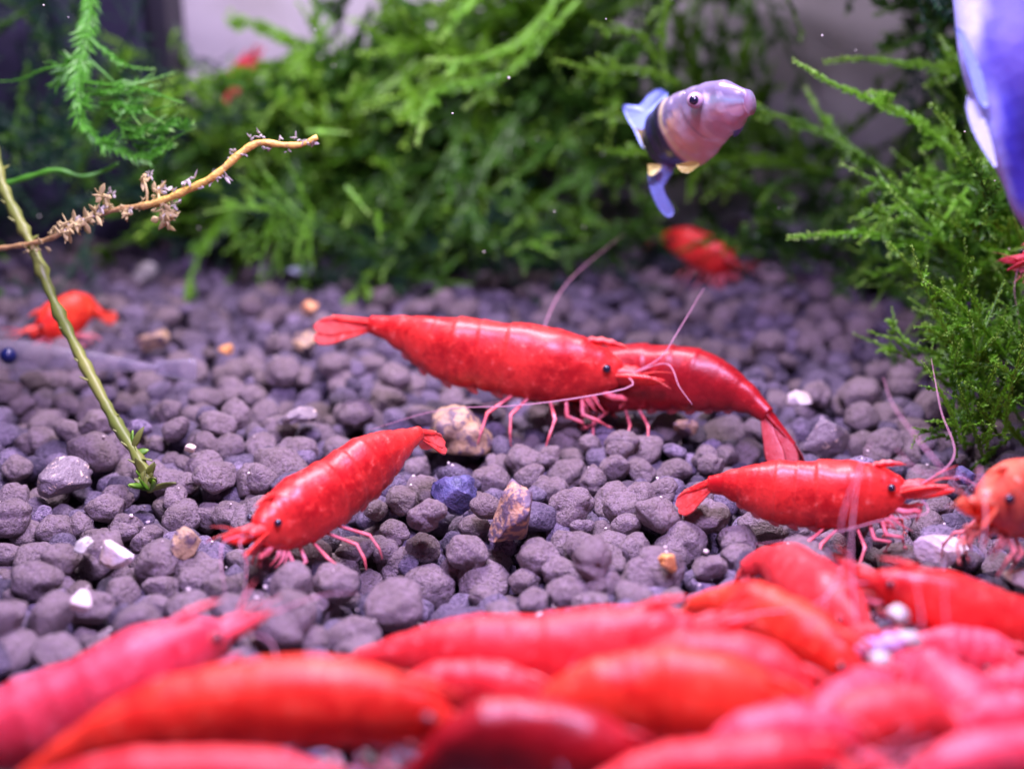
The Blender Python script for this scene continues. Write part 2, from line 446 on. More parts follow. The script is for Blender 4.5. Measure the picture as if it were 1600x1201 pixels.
    # walking legs: five pairs, knee out then down to the ground
    if legs:
        for q in range(5):
            t = .86-.062*q
            for sd in (-1, 1):
                hip = fpt(t, sd*.45, -.80)
                T, S, U = fr[int(t*(N-1))]
                reach = Hw*legdrop
                fwd = (1-q*.5)*.55*u + rnd.uniform(-.18, .18)*u
                out = (.95+.35*rnd.random())*u*sd
                foot = hip + T*(fwd*1.5) + S*(out*1.15); foot.z = max(floor+.015, C[int(t*(N-1))].z - reach + rnd.uniform(-.05, .12)*u)
                knee = hip.lerp(foot, .45) + S*(.32*u*sd) + T*(.25*u*(1 if q < 3 else -1)) ; knee.z = lerp(hip.z, foot.z, .28)
                ank = knee.lerp(foot, .55)+S*(.10*u*sd)
                if q < 2:      # small clawed feeding legs held forward under the head
                    foot = hip + T*(.75*u-.2*u*q) + S*(.22*u*sd); foot.z = hip.z - .72*u; foot.z = max(floor, foot.z)
                    knee = hip + T*(.10*u) + S*(.34*u*sd) - U*(.40*u); ank = knee + T*(.42*u) - U*(.12*u)
                m6 = MB(); r = .066*u if q < 2 else .050*u
                def bez(a, b, k): return [a.lerp(b, i/k) for i in range(k)]
                pp = bez(hip, knee, 5)+bez(knee, ank, 4)+bez(ank, foot, 4)+[foot]
                rad = [r*1.1, r*.9, r*.85, r*.9, r*1.05, r*1.05, r*.78, r*.72, r*.85, r*.8, r*.6, r*.5, r*.36, r*.22]
                m6.tube(pp, rad, 7)
                if q < 2:
                    d = (foot-ank).normalized()
                    for z in (-1, 1): m6.tube([foot-d*.02*u, foot+d*.06*u+T*(z*.05*u), foot+d*.15*u+T*(z*.02*u)], [r*.45, r*.4, r*.15], 5)
                else:
                    d = Vector((0, 0, -1)); m6.tube([foot, foot+T*.03*u+d*.05*u], [r*.25, r*.08], 4)
                m6.build('leg', LEGM[tone], root)
        for q in range(5):       # swimmerets
            t = .50-.085*q; T, S, U = fr[int(t*(N-1))]
            for sd in (-1, 1):
                rt = fpt(t, sd*.5, -.78); m7 = MB()
                m7.blade(rt, -U*.55+T*(.85-.1*q)-S*sd*.1, T, .52*u*(1-.10*q), .13*u, .05*u, lambda t: .55+.45*math.sin(math.pi*min(1, t*1.02)) if t < .98 else .15, n=7, m=5)
                m7.build('swimmeret', LEGM[tone], root)
    # tail fan
    D0 = (-T0 - U0*droop).normalized(); r0 = C[0] + U0*(.04*u)
    shp = lambda t: interp([(0, .42), (.35, .72), (.70, 1.0), (.88, .86), (.96, .58), (1, .16)], t)
    mt = MB(); mt.blade(r0-D0*.10*u, D0+U0*.06, S0, .98*u*fan, .17*u, .16*u, lambda t: 1.1-.75*t if t < .97 else .12); mt.build('telson', SH[tone], root)
    for sd in (-1, 1):
        for q, an in enumerate((.12, .34)):
            dd = D0*math.cos(an*fan_open*1.5) + S0*sd*math.sin(an*fan_open*1.5) - U0*(.02+.16*q)
            m8 = MB(); m8.blade(r0 + S0*sd*.07*u - D0*.08*u - U0*(.05+.05*q)*u, dd, S0*math.cos(.95)+U0*(sd*-math.sin(.95)), 1.38*u*fan, .30*u, .05*u, shp, n=13, curl=.05, m=11)
            m8.build('uropod', FANM[tone], root)
    return root

def dl(pts, d0, d1):
    n = len(pts)-1
    return [(x, y, d0+(d1-d0)*i/n) for i, (x, y) in enumerate(pts)]

shrimp('large glossy red shrimp facing right in the middle, tan stone under its belly',
       dl([(578, 507), (636, 522), (700, 545), (780, 558), (860, 571), (925, 578), (972, 584)], 8.75, 8.45), 57, 'red', seed=1, droop=.22, fan=1.25, fan_open=.3, clear=.24,
       ants=[[(1030, 560, 8.3), (1058, 520, 8.3), (1100, 450, 8.5)], [(985, 604, 8.1), (900, 622, 8.1), (800, 634, 8.05), (690, 640, 8.2), (575, 672, 8.3)],
             [(1040, 568, 8.3), (1062, 605, 8.1), (1082, 632, 8.0)]])
shrimp('dark red shrimp with its head hidden behind the large glossy shrimp, tail fan down',
       dl([(1200, 650), (1158, 618), (1100, 597), (1035, 590), (970, 592), (905, 598), (870, 602)], 8.6, 9.3), 52, 'dark', seed=2, droop=.35, fan=1.25, fan_open=.75,
       ants=[[(840, 560, 9.5), (880, 450, 10), (975, 365, 11)], [(820, 620, 9.4), (760, 632, 9.4), (700, 640, 9.4)]])
shrimp('bright red shrimp on the left gravel facing down left, tail raised toward tan stone',
       dl([(655, 678), (622, 697), (575, 727), (525, 762), (475, 794), (430, 818), (402, 830)], 7.75, 6.85), 54, 'red', seed=3, clear=.13, droop=.55, fan=1.0, fan_open=.35,
       ants=[[(352, 845, 6.6), (345, 870, 6.5), (352, 930, 6.35)], [(375, 845, 6.6), (385, 880, 6.5), (380, 940, 6.3)]])
shrimp('red profile shrimp at right, its snout toward the orange shrimp at the edge',
       dl([(1108, 757), (1150, 758), (1205, 766), (1265, 772), (1325, 773), (1380, 768), (1415, 764)], 7.4, 7.05), 53, 'red', seed=4, clear=.16, droop=.55, fan=.95, fan_open=.4,
       ants=[[(1500, 745, 7.0), (1560, 800, 6.9), (1530, 870, 6.8)], [(1450, 800, 6.9), (1380, 812, 6.75), (1290, 835, 6.7), (1180, 850, 6.7)], [(1490, 715, 7.0), (1470, 640, 7.2), (1455, 560, 7.5)]])
shrimp('orange red shrimp cut off by the right edge, facing the viewer',
       [(1760, 770, 8.6), (1700, 768, 8.3), (1650, 772, 8.0), (1600, 778, 7.7), (1560, 784, 7.4), (1535, 790, 7.2)], 60, 'peach', seed=5,
       ants=[[(1530, 730, 6.9), (1540, 800, 6.8), (1535, 860, 6.7)], [(1500, 740, 6.9), (1440, 738, 6.9), (1400, 700, 7.1)], [(1470, 730, 6.9), (1400, 640, 7.3), (1380, 590, 7.6)]])
shrimp('arched red shrimp with pink face, just left of the snout of the magenta shrimp',
       [(1165, 890, 6.55), (1190, 880, 6.5), (1215, 885, 6.4), (1245, 908, 6.2), (1285, 940, 5.95), (1322, 970, 5.75), (1345, 985, 5.6)], 58, 'coral', seed=6, droop=.8, fan=.6,
       ants=[[(1330, 860, 5.7), (1335, 790, 5.9), (1345, 720, 6.1)], [(1400, 1010, 5.4), (1420, 1060, 5.3), (1430, 1120, 5.2)]])
shrimp('magenta red shrimp running off the right edge, head pointing left below the white chip',
       dl([(1790, 1040), (1710, 1015), (1630, 995), (1550, 970), (1470, 942), (1400, 918), (1365, 905)], 5.95, 6.05), 52, 'red', seed=7,
       ants=[[(1320, 860, 5.9), (1318, 800, 5.9), (1360, 690, 6.1)], [(1300, 920, 5.8), (1290, 980, 5.7), (1340, 1040, 5.5)]])
shrimp('out of focus pink shrimp at lower left corner, pointing toward the bright red shrimp',
       dl([(-150, 1200), (-60, 1165), (40, 1130), (140, 1092), (225, 1052), (300, 1012), (345, 988)], 4.75, 5.25), 72, 'pink', seed=8, rost=1.2,
       ants=[[(420, 960, 5.4), (500, 930, 5.6), (560, 925, 5.8)], [(420, 1000, 5.3), (430, 1060, 5.1), (400, 1120, 5.0)]])
shrimp('blurred bright orange shrimp along the bottom edge, arched over a grey gap',
       dl([(35, 1222), (130, 1170), (250, 1128), (370, 1102), (500, 1096), (630, 1110), (700, 1128)], 4.45, 4.55), 70, 'orange', seed=9, legdrop=1.4)
shrimp('blurred coral back along the bottom edge, under the bright orange shrimp',
       dl([(20, 1235), (140, 1222), (270, 1218), (390, 1222), (500, 1235), (560, 1248)], 4.0, 4.05), 52, 'coral', seed=10, ants=[], legdrop=1.0)
shrimp('long coral red shrimp facing right across the lower middle, tail tip on the gravel',
       dl([(560, 1034), (640, 1024), (740, 1028), (860, 1030), (970, 1016), (1050, 994), (1090, 982)], 5.4, 5.25), 74, 'coral', seed=11, fan=1.15, droop=.15, fan_open=.3,
       ants=[[(1170, 960, 5.3), (1280, 940, 5.4), (1330, 860, 5.6)], [(1150, 1010, 5.1), (1100, 1080, 4.9)]])
shrimp('huge blurred orange red shrimp in front of the long coral one, dark shaded belly',
       dl([(800, 1160), (860, 1122), (940, 1096), (1030, 1085), (1120, 1092), (1200, 1115), (1240, 1135)], 4.85, 4.7), 76, 'orange', seed=12, legdrop=1.2)
shrimp('orange shrimp sloping down right from behind the head of the long coral one',
       [(1080, 948, 5.75), (1110, 945, 5.7), (1150, 950, 5.65), (1205, 972, 5.5), (1262, 1005, 5.35), (1312, 1035, 5.2), (1340, 1050, 5.15)], 58, 'orange', seed=13, droop=.9, fan=.5)
shrimp('pink shrimp facing left at the right edge, raised snout, below the magenta shrimp',
       dl([(1790, 1120), (1730, 1105), (1670, 1095), (1615, 1085), (1565, 1075), (1540, 1068)], 5.15, 5.05), 56, 'pink', seed=14, rost=1.8, ants=[[(1500, 1040, 5.0), (1480, 980, 5.0), (1475, 900, 5.1)], [(1500, 1090, 4.9), (1470, 1150, 4.7)]])
shrimp('pink shrimp with humped back in the lower right crowd, head toward the corner',
       [(1375, 1075, 5.2), (1405, 1058, 5.15), (1440, 1062, 5.1), (1485, 1095, 4.95), (1530, 1135, 4.8), (1570, 1165, 4.7)], 62, 'pink', seed=15, droop=.8, fan=.6)
shrimp('coral shrimp in the lower right crowd facing left under the nose up shrimp',
       dl([(1500, 1150), (1450, 1130), (1400, 1122), (1350, 1130), (1310, 1145), (1290, 1155)], 4.6, 4.5), 56, 'coral', seed=25)
shrimp('pink shrimp wedged between the magenta shrimp and the raised snout',
       dl([(1420, 1000), (1460, 1010), (1500, 1020), (1545, 1030), (1590, 1045)], 5.5, 5.4), 44, 'pink', seed=26, fan=.6)
shrimp('blurred pink shrimp filling the lower right corner',
       dl([(1760, 1190), (1680, 1185), (1600, 1188), (1520, 1200), (1450, 1215), (1420, 1222)], 4.2, 4.15), 56, 'pink', seed=16, ants=[], legdrop=1.1)
shrimp('blurred coral shrimp along the bottom edge below the dark bellied shrimp',
       dl([(900, 1245), (980, 1225), (1080, 1215), (1180, 1205), (1270, 1200), (1310, 1202)], 4.15, 4.2), 62, 'coral', seed=17, legdrop=1.1)
shrimp('pink shrimp nose up in the middle of the lower right crowd, beside the pale legs',
       [(1250, 1150, 4.6), (1290, 1130, 4.7), (1330, 1105, 4.8), (1375, 1090, 4.9), (1400, 1085, 4.95)], 56, 'pink', seed=18, ants=[[(1420, 1040, 5.0), (1440, 980, 5.0), (1430, 900, 5.2)]])
shrimp('small red shrimp far back under the spotted fish, on the dark soil ridge',
       dl([(1030, 372), (1050, 374), (1075, 382), (1102, 395), (1128, 408), (1148, 414)], 12.9, 12.4), 28, 'red', seed=19, paddle=.6, fan=.8, ants=[[(1200, 430, 12), (1300, 440, 11.8)]])
shrimp('small orange shrimp far left behind the olive stem, humped back',
       [(158, 492, 10.7), (145, 486, 10.7), (126, 484, 10.6), (102, 494, 10.5), (76, 508, 10.35), (58, 514, 10.3)], 31, 'orange', seed=20, paddle=.6, droop=-.45, fan=.7, fan_open=.2, ants=[], legdrop=1.2)
shrimp('pink shrimp clinging to the moss at the right edge, mostly out of frame',
       dl([(1740, 380), (1700, 385), (1660, 392), (1625, 400), (1600, 404)], 8.4, 8.3), 30, 'pink', seed=21, floor=1.0, legdrop=1.6, ants=[[(1585, 450, 8.2), (1592, 500, 8.2), (1596, 560, 8.2)]])
shrimp('tiny pink and dark red shrimp hidden in the far moss at upper left',
       dl([(352, 160), (362, 140), (376, 118), (390, 98), (396, 88)], 14.2, 14.0), 17, 'pink', seed=22, floor=1.6, legs=False, ants=[])

shrimp('coral shrimp squeezed between the long coral one and the huge dark bellied one',
       dl([(960, 1058), (1040, 1040), (1110, 1040), (1180, 1058), (1240, 1085), (1270, 1100)], 5.05, 4.95), 60, 'coral', seed=31)
shrimp('pink shrimp at the bottom edge just left of the lowest white feed scrap',
       dl([(1080, 1195), (1150, 1170), (1220, 1155), (1290, 1160), (1340, 1180)], 4.35, 4.3), 58, 'pink', seed=32)
shrimp('deep dark red shrimp at the bottom, between the bright orange and the dark bellied one',
       dl([(640, 1215), (720, 1165), (800, 1150), (890, 1165), (970, 1190), (1010, 1205)], 4.45, 4.4), 66, 'dark', seed=33)  # dark tone stands in for the shaded belly area of the pile
shrimp('coral shrimp back showing above the bright orange and the shade toned dark red one',
       dl([(600, 1100), (660, 1078), (730, 1072), (800, 1080), (850, 1095)], 5.0, 4.95), 44, 'coral', seed=35)
shrimp('small pink shrimp at the right edge above the corner one',
       dl([(1700, 1150), (1640, 1140), (1585, 1135), (1530, 1135), (1490, 1140)], 4.7, 4.6), 54, 'pink', seed=34)
# ------------------------------------------------------------ gravel: settle grains one by one
def ico(sub):
    bm = bmesh.new(); bmesh.ops.create_icosphere(bm, subdivisions=sub, radius=1)
    v = [x.co.copy() for x in bm.verts]; f = [tuple(q.index for q in p.verts) for p in bm.faces]; bm.free(); return v, f
I3, I4 = ico(3), ico(4)
def pebble_shape(base, seed, rough=1.0, chip=False):
    rnd = random.Random(seed); off = Vector((rnd.uniform(0, 50), rnd.uniform(0, 50), rnd.uniform(0, 50)))
    pl = [(Vector((rnd.gauss(0, 1), rnd.gauss(0, 1), rnd.gauss(0, 1))).normalized(), rnd.uniform(.72, .92)) for _ in range(rnd.randint(3, 7))]
    if chip: pl = [(n, rnd.uniform(.45, .8)) for n, c in pl] + [(Vector((rnd.gauss(0, 1), rnd.gauss(0, 1), rnd.gauss(0, 1))).normalized(), rnd.uniform(.45, .75)) for _ in range(5)]
    ax = (1.0, rnd.uniform(.74, .95), rnd.uniform(.60, .82)); out = []
    lump = rnd.random() < .35; ld = Vector((rnd.uniform(-1, 1), rnd.uniform(-1, 1), rnd.uniform(-.5, .5))).normalized()
    for d in base:
        r = 1 + .26*noise.noise(d*1.05+off) + .10*rough*noise.noise(d*2.6+off) + .035*rough*noise.noise(d*6.5+off)+.015*rough*noise.noise(d*14+off)
        if lump: r += .30*max(0, d.dot(ld)-.45)-.16*math.exp(-((d.dot(ld)-.30)/.15)**2)
        p = d*r
        for n, c in pl:
            e = p.dot(n)-c
            if e > 0: p = p - n*(e*(.93 if chip else .75))
        out.append((p.x*ax[0], p.y*ax[1], p.z*ax[2]))
    return np.array(out)
NV = 20
S3 = [pebble_shape(I3[0], 100+i) for i in range(NV)]
S4 = [pebble_shape(I4[0], 100+i) for i in range(NV)]
F3 = np.array(I3[1])

SPECIAL = []   # (world x, y, radius): keep-out for the notable stones
def note(px, py, r): p = gp(px, py); SPECIAL.append((p.x, p.y, r)); return p

grid = {}; CELL = .24; grains = []
def near(x, y):
    cx, cy = int(math.floor(x/CELL)), int(math.floor(y/CELL))
    for i in (cx-2, cx-1, cx, cx+1, cx+2):
        for j in (cy-2, cy-1, cy, cy+1, cy+2):
            for g in grid.get((i, j), ()): yield g
def rest(x, y, r):
    z = BEDD + ground_h(x, y) + r*.6
    for gx, gy, gz, gr in near(x, y):
        d2 = (gx-x)**2+(gy-y)**2; R = (r+gr)*.86
        if d2 < R*R:
            z = max(z, gz + math.sqrt(R*R-d2)*.86)
    return z
rg = random.Random(11)
def inside(x, y): return 3.0 < y < 14.85 and abs(x) < .50*y+1.1
def dense(target_layers):
    A = sum(2*(.50*(3+.1*k)+1.1)*.1 for k in range(119)); return int(A*target_layers/(math.pi*.089**2*1.02))
for k in range(dense(2.15)):
    while True:
        y = rg.uniform(3.0, 14.85); x = rg.uniform(-9, 9)
        if inside(x, y): break
    r = min(.15, max(.05, rg.choice((rg.gauss(.078, .016), rg.gauss(.100, .024)))))
    best = None
    for c in range(7):
        xx = x+rg.uniform(-.22, .22)*(c > 0); yy = y+rg.uniform(-.22, .22)*(c > 0)
        z = rest(xx, yy, r)
        if best is None or z < best[2]: best = (xx, yy, z)
    g = (best[0], best[1], best[2], r)
    grains.append(g); grid.setdefault((int(math.floor(g[0]/CELL)), int(math.floor(g[1]/CELL))), []).append(g)
zt = sorted(g[2]+g[3]*.7 for g in grains)[int(len(grains)*.94)]
SHIFT = .04 - zt
print('grains', len(grains), 'shift', round(SHIFT, 3))
soil.location.z += SHIFT
grains = [(a, b, c+SHIFT, r) for a, b, c, r in grains]
def top_z(x, y):
    z = -.2
    for gx, gy, gz, gr in grains_near(x, y):
        d2 = (gx-x)**2+(gy-y)**2
        if d2 < gr*gr: z = max(z, gz+math.sqrt(gr*gr-d2)*.8)
    return z
G2 = {}
for g in grains: G2.setdefault((int(math.floor(g[0]/.3)), int(math.floor(g[1]/.3))), []).append(g)
def grains_near(x, y):
    cx, cy = int(math.floor(x/.3)), int(math.floor(y/.3))
    for i in (cx-1, cx, cx+1):
        for j in (cy-1, cy, cy+1):
            for g in G2.get((i, j), ()): yield g

# notable stones -------------------------------------------------
TAN = stone_mat('tan_stone', (.56, .38, .19), (.40, .27, .18), (.16, .11, .13), 13, (.47, .58), .55)
PIT = stone_mat('pitted_tan_stone', (.64, .37, .20), (.50, .32, .22), (.17, .12, .17), 17, (.44, .52), .6)
WHITE = stone_mat('white_chip', (.90, .80, .82), (.78, .62, .48), (.55, .45, .50), 9, (.62, .72), .35)
BLUE = stone_mat('blue_grey_stone', (.10, .10, .24), (.17, .15, .30), (.05, .05, .12), 14, (.5, .65), .5)
SPARK = stone_mat('sparkly_stone', (.22, .18, .20), (.30, .25, .27), (.95, .75, .55), 22, (.60, .64), .3)
PALE = stone_mat('pale_stone', (.55, .52, .46), (.45, .44, .42), (.7, .7, .65), 10, (.5, .7), .5)
AMB = stone_mat('amber_chip', (.95, .45, .12), (.85, .38, .16), (.5, .22, .1), 12, (.55, .7), .35)
stones = [
 (722, 668, 50, .8, TAN, 31, 0.35, 'tan brown stone lying under the belly of the large glossy shrimp', .05),
 (800, 812, 50, 1.2, PIT, 32, 1.2, 'upright pitted tan and grey stone alone in the middle gravel', .10),
 (710, 765, 38, .95, BLUE, 33, .5, 'blue grey stone just left of the upright pitted tan stone', .02),
 (1468, 862, 50, .62, WHITE, 34, .2, 'white pink chip with a flat edge under the legs of the right profile shrimp', .06),
 (176, 868, 26, .80, WHITE, 35, .1, 'white angular chip in the left gravel', .05),
 (128, 862, 18, .70, PALE, 36, .9, 'small pale yellow chip left of the white angular chip', .05),
 (292, 850, 26, 1.3, TAN, 37, .9, 'narrow tan shard between grey grains left of the bright red shrimp', .06),
 (466, 655, 30, .55, SPARK, 38, .4, 'white speckled shard in the gravel right of the olive stem', .06),
 (98, 738, 42, .85, SPARK, 39, .7, 'glittering grey stone with gold specks at the left', .03),
 (130, 965, 20, .8, WHITE, 40, 1.4, 'small white chip on a grey grain above the blurred pink shrimp', .12),
 (1046, 890, 16, 1.2, AMB, 41, .2, 'small amber chip standing right of centre in the front gravel', .07),
 (1244, 628, 22, .6, WHITE, 42, .2, 'small white crusted chip beside the broad tail fan', .06),
 (1300, 668, 44, .75, SPARK, 43, .3, 'dark stone with orange flecks right of the broad tail fan', .02),
 (228, 424, 20, .9, PALE, 44, .3, 'pale greenish stone far back at left in front of the dark box', .04),
 (472, 425, 22, .6, simple('blue_white_stone', (.55, .62, .80), .4), 45, .3, 'bluish white pebble far back below the bright green tuft', .06),
 (485, 487, 11, 1.0, AMB, 46, .3, 'tiny orange pebble behind the tail of the large glossy shrimp', .07),
 (474, 533, 22, .6, TAN, 47, .6, 'flat tan pebble left of the tail of the large glossy shrimp', .04),
 (355, 556, 14, .7, AMB, 48, .1, 'small yellow chip in the far left gravel', .08),
 (247, 528, 24, .9, TAN, 49, .2, 'brownish round stone behind the olive stem right of the far orange shrimp', .03),
 (1072, 668, 17, .8, TAN, 50, .2, 'small tan pebble under the belly of the dark red shrimp', .03),
 (300, 722, 10, .8, WHITE, 51, .2, 'tiny white chip behind the grains right of the olive stem base', .12),
 (1590, 910, 26, .6, WHITE, 52, .2, 'pale lilac chip at the right edge beyond the crowd', .05),
 (1508, 745, 20, .7, BLUE, 53, .3, 'small blue stone in front of the snout of the right profile shrimp', .04),
]
for px, py, rp, asp, mt, sd, rz, lab, lift in stones:
    p = gp(px, py, .1); d = proj(p)[2]; r = rp/F*d*1.12
    base = pebble_shape(I4[0], sd, 2.0, True)
    q = Euler((random.uniform(-.3, .3), random.uniform(-.25, .25), rz)).to_matrix()
    V = [q @ Vector((v[0]*r*1.05, v[1]*r*.9, v[2]*r*asp*1.35)) for v in base]
    hgt = max(v.z for v in V)
    base_z = max(-.05, .12-hgt) + lift*.8
    o = mesh_obj('stone', [v+Vector((p.x, p.y, base_z+hgt*.35)) for v in V], I4[1], mt, None, Vector((p.x, p.y, base_z)))
    tag(o, lab, 'stone'); OCC.append((Vector((p.x, p.y, base_z+hgt*.35)), r))
    SPECIAL.append((p.x, p.y, base_z+hgt*.35, r*.75))
# grains that would sit inside a notable stone are taken out
grains = [g for g in grains if not any(((g[0]-s[0])**2+(g[1]-s[1])**2+(g[2]-s[2])**2*.6 < (s[3]+g[3]*.45)**2 and g[2] > -.12) or (g[2]+g[3]*.6 > s[2]-.02 and abs(g[0]-s[0]) < s[3]+g[3]*.6 and 0 < s[1]-g[1] < s[3]+.22) for s in SPECIAL)]

# which grains show largest: coarse depth buffer
RW, RH = 400, 300; zb = np.full((RH, RW), 1e9); idb = np.full((RH, RW), -1, int)
def splat(c, r, idx):
    u, v, d = proj(c)
    if d < .5: return
    u /= 4; v /= 4; rr = r/d*F/4
    x0, x1 = max(0, int(u-rr)), min(RW, int(u+rr)+2); y0, y1 = max(0, int(v-rr)), min(RH, int(v+rr)+2)
    if x0 >= x1 or y0 >= y1: return
    yy, xx = np.mgrid[y0:y1, x0:x1]; q = ((xx-u)**2+(yy-v)**2)/(rr*rr)
    zz = d - r*np.sqrt(np.clip(1-q, 0, 1)); mk = (q < 1) & (zz < zb[y0:y1, x0:x1])
    zb[y0:y1, x0:x1][mk] = zz[mk]; idb[y0:y1, x0:x1][mk] = idx
for i, g in enumerate(grains): splat(g[:3], g[3]*.88, i)
for c, r in OCC: splat(c, r, -2)
ids, cnt = np.unique(idb[idb >= 0], return_counts=True)
order = ids[np.argsort(-cnt)][:300]; big = set(int(i) for i in order)
variants = []
for k in range(NV):
    me = bpy.data.meshes.new('soil_granule'); me.from_pydata([tuple(v) for v in S4[k]], [], I4[1]); me.materials.append(SOIL)
    me.polygons.foreach_set('use_smooth', [True]*len(me.polygons)); variants.append(me)
VV = []; FF = []; base = 0
for i, g in enumerate(grains):
    rn = random.Random(i*7+3); k = rn.randrange(NV)
    e = Euler((rn.uniform(-.6, .6), rn.uniform(-.6, .6), rn.uniform(0, 6.28)))
    s = g[3]*rn.uniform(1.08, 1.24)
    if i in big:
        o = bpy.data.objects.new('soil_granule', variants[k]); col.objects.link(o)
        o.parent = soil; o.location = Vector(g[:3]) - Vector(soil.location); o.rotation_euler = e; o.scale = (s, s, s)
    else:
        m = np.array(e.to_matrix())*s
        VV.append(S3[k] @ m.T + np.array(g[:3]) - np.array(soil.location)); FF.append(F3+base); base += len(S3[k])
me = bpy.data.meshes.new('small_soil_granules'); VV = np.concatenate(VV).astype(np.float32); FF = np.concatenate(FF).astype(np.int32)
me.vertices.add(len(VV)); me.vertices.foreach_set('co', VV.ravel())
me.loops.add(FF.size); me.loops.foreach_set('vertex_index', FF.ravel())
me.polygons.add(len(FF)); me.polygons.foreach_set('loop_start', np.arange(0, FF.size, 3, dtype=np.int32)); me.polygons.foreach_set('loop_total', np.full(len(FF), 3, dtype=np.int32))
me.update(calc_edges=True); me.polygons.foreach_set('use_smooth', np.ones(len(FF), dtype=bool)); me.materials.append(SOIL)
o = bpy.data.objects.new('soil_granule_mass', me); col.objects.link(o); o.parent = soil; tag(o, kind='stuff')
print('mass tris', len(FF))
#@@PLANTS@@
# ------------------------------------------------------------ PLANTS
def frond_mb(pts, leaf=.075, wid=.026, gap=.030, stem=.012, seed=0, branches=0, blen=.5, depth=0, mb=None, taper=True, spread=.9, tip=True, ribbon=1):
    rnd = random.Random(seed); mb = mb or MB()
    C0, L = crom(pts, 40); n = max(6, int(L/gap)); C, _ = crom(pts, n)
    fr = frames(C, Vector((.2, -.9, .4)))
    k = max(6, min(22, n//3)); Cs, _ = crom(pts, k)
    mb.tube(Cs, [stem*(1-.7*i/(k-1)) for i in range(k)], 4, a=.35)
    for i in range(n):
        t = i/(n-1); T, S, U = fr[i]
        sc_ = (.55+.45*math.sin(math.pi*min(1, t*1.25+.1))) if taper else 1
        if t > .9 and tip: sc_ *= .8
        for sd in ((-1, 1) if ribbon else (rnd.choice((-1, 1)),)):
            ang = rnd.gauss(0, .55)
            side = (S*math.cos(ang) + U*math.sin(ang))*sd
            D = (T*rnd.uniform(.75, 1.25) + side*spread*rnd.uniform(.7, 1.2)).normalized()
            N = D.cross(T.cross(side)).normalized(); l = leaf*sc_*rnd.uniform(.7, 1.25); wv = N*(wid*sc_*.5*rnd.uniform(.8, 1.2))
            Nn = D.cross(N)*(wid*.22)
            c = C[i]+T*rnd.uniform(-.4, .4)*gap; b = len(mb.v)
            mb.v += [c, c+D*l*.45+wv, c+D*l, c+D*l*.45-wv, c+D*l*.5+Nn]
            tt = min(1, t*.85+rnd.uniform(0, .22)) if tip else .3
            mb.a += [tt*.8, tt, min(1, tt+.08), tt, tt]
            mb.f += [(b, b+1, b+4), (b+1, b+2, b+4), (b+2, b+3, b+4), (b+3, b, b+4)]
    if depth < 2:
        for q in range(branches):
            t = rnd.uniform(.12, .88); i = int(t*(n-1)); T, S, U = fr[i]
            D = (T*rnd.uniform(.6, 1.1) + S*rnd.choice((-1, 1))*rnd.uniform(.5, 1.0) + U*rnd.uniform(-.6, .6)).normalized()
            l = blen*L*rnd.uniform(.35, 1.0)*(1.1-t*.6); p0 = C[i]
            bend = Vector((rnd.uniform(-.3, .3), rnd.uniform(-.3, .3), rnd.uniform(-.4, .1)))
            frond_mb([p0, p0+D*l*.5, p0+(D+bend).normalized()*l], leaf*.92, wid, gap, stem*.75, seed*31+q+1, max(0, branches//3), blen, depth+1, mb, taper, spread, tip, ribbon)
    return mb
def frond_mesh(name, mat, **kw):
    """unit-ish frond growing along +Z from its own origin, to be copied"""
    rnd = random.Random(kw['seed']); L = kw.pop('L')
    a = rnd.uniform(-.35, .35)*L; b = rnd.uniform(-.35, .35)*L
    mb = frond_mb([Vector((0, 0, 0)), Vector((a*.3, b*.3, L*.35)), Vector((a*.9, b*.7, L*.7)), Vector((a*1.6, b*1.4, L))], **kw)
    me = bpy.data.meshes.new(name); me.from_pydata([tuple(v) for v in mb.v], [], mb.f)
    at_ = me.attributes.new('along', 'FLOAT', 'POINT'); at_.data.foreach_set('value', mb.a)
    me.materials.append(mat); return me
def vset(mat, n, s0, **kw):
    return [frond_mesh('frond', mat, seed=s0+i, **kw) for i in range(n)]
V_DEEP = vset(MOSS_DEEP, 6, 300, L=1.9, leaf=.17, wid=.075, gap=.050, stem=.022, branches=5, blen=.45, spread=.55)
V_MID = vset(MOSS_MID, 6, 320, L=1.9, leaf=.16, wid=.070, gap=.048, stem=.022, branches=4, blen=.42, spread=.55)
V_BRT = vset(MOSS_BRIGHT, 5, 340, L=1.3, leaf=.085, wid=.034, gap=.032, stem=.016, branches=3, blen=.4)
V_SHADED = vset(MOSS_SHADED, 5, 360, L=1.6, leaf=.09, wid=.026, gap=.05, stem=.012, branches=6, blen=.5)
V_FINE = vset(MOSS_MID, 6, 380, L=1.2, leaf=.080, wid=.036, gap=.028, stem=.016, branches=4, blen=.42, spread=.7)
V_FINEB = vset(MOSS_BRIGHT, 5, 400, L=1.1, leaf=.075, wid=.034, gap=.026, stem=.015, branches=3, blen=.42, spread=.7)
def put(me, parent, loc, direction, s=1.0, spin=0.0):
    o = bpy.data.objects.new('frond', me); col.objects.link(o); o.parent = parent
    o.location = Vector(loc)-Vector(parent.location)
    q = Vector(direction).to_track_quat('Z', 'Y'); o.rotation_mode = 'QUATERNION'
    o.rotation_quaternion = q @ Euler((0, 0, spin)).to_quaternion(); o.scale = (s, s, s)
    return o
HOLES = [(385, 40, 85, 75, .93), (375, 110, 40, 50, .7), (690, 10, 30, 40, .9), (488, 95, 28, 35, .8), (905, 250, 26, 45, .8), (1000, 320, 55, 50, .9), (1290, 60, 80, 90, .93), (1340, 170, 90, 70, .93), (1250, 220, 60, 40, .8),
         (1265, 370, 60, 45, .85), (885, 135, 22, 18, .8), (1150, 60, 40, 60, .75), (1400, 30, 50, 50, .9), (1420, 150, 40, 50, .8)]
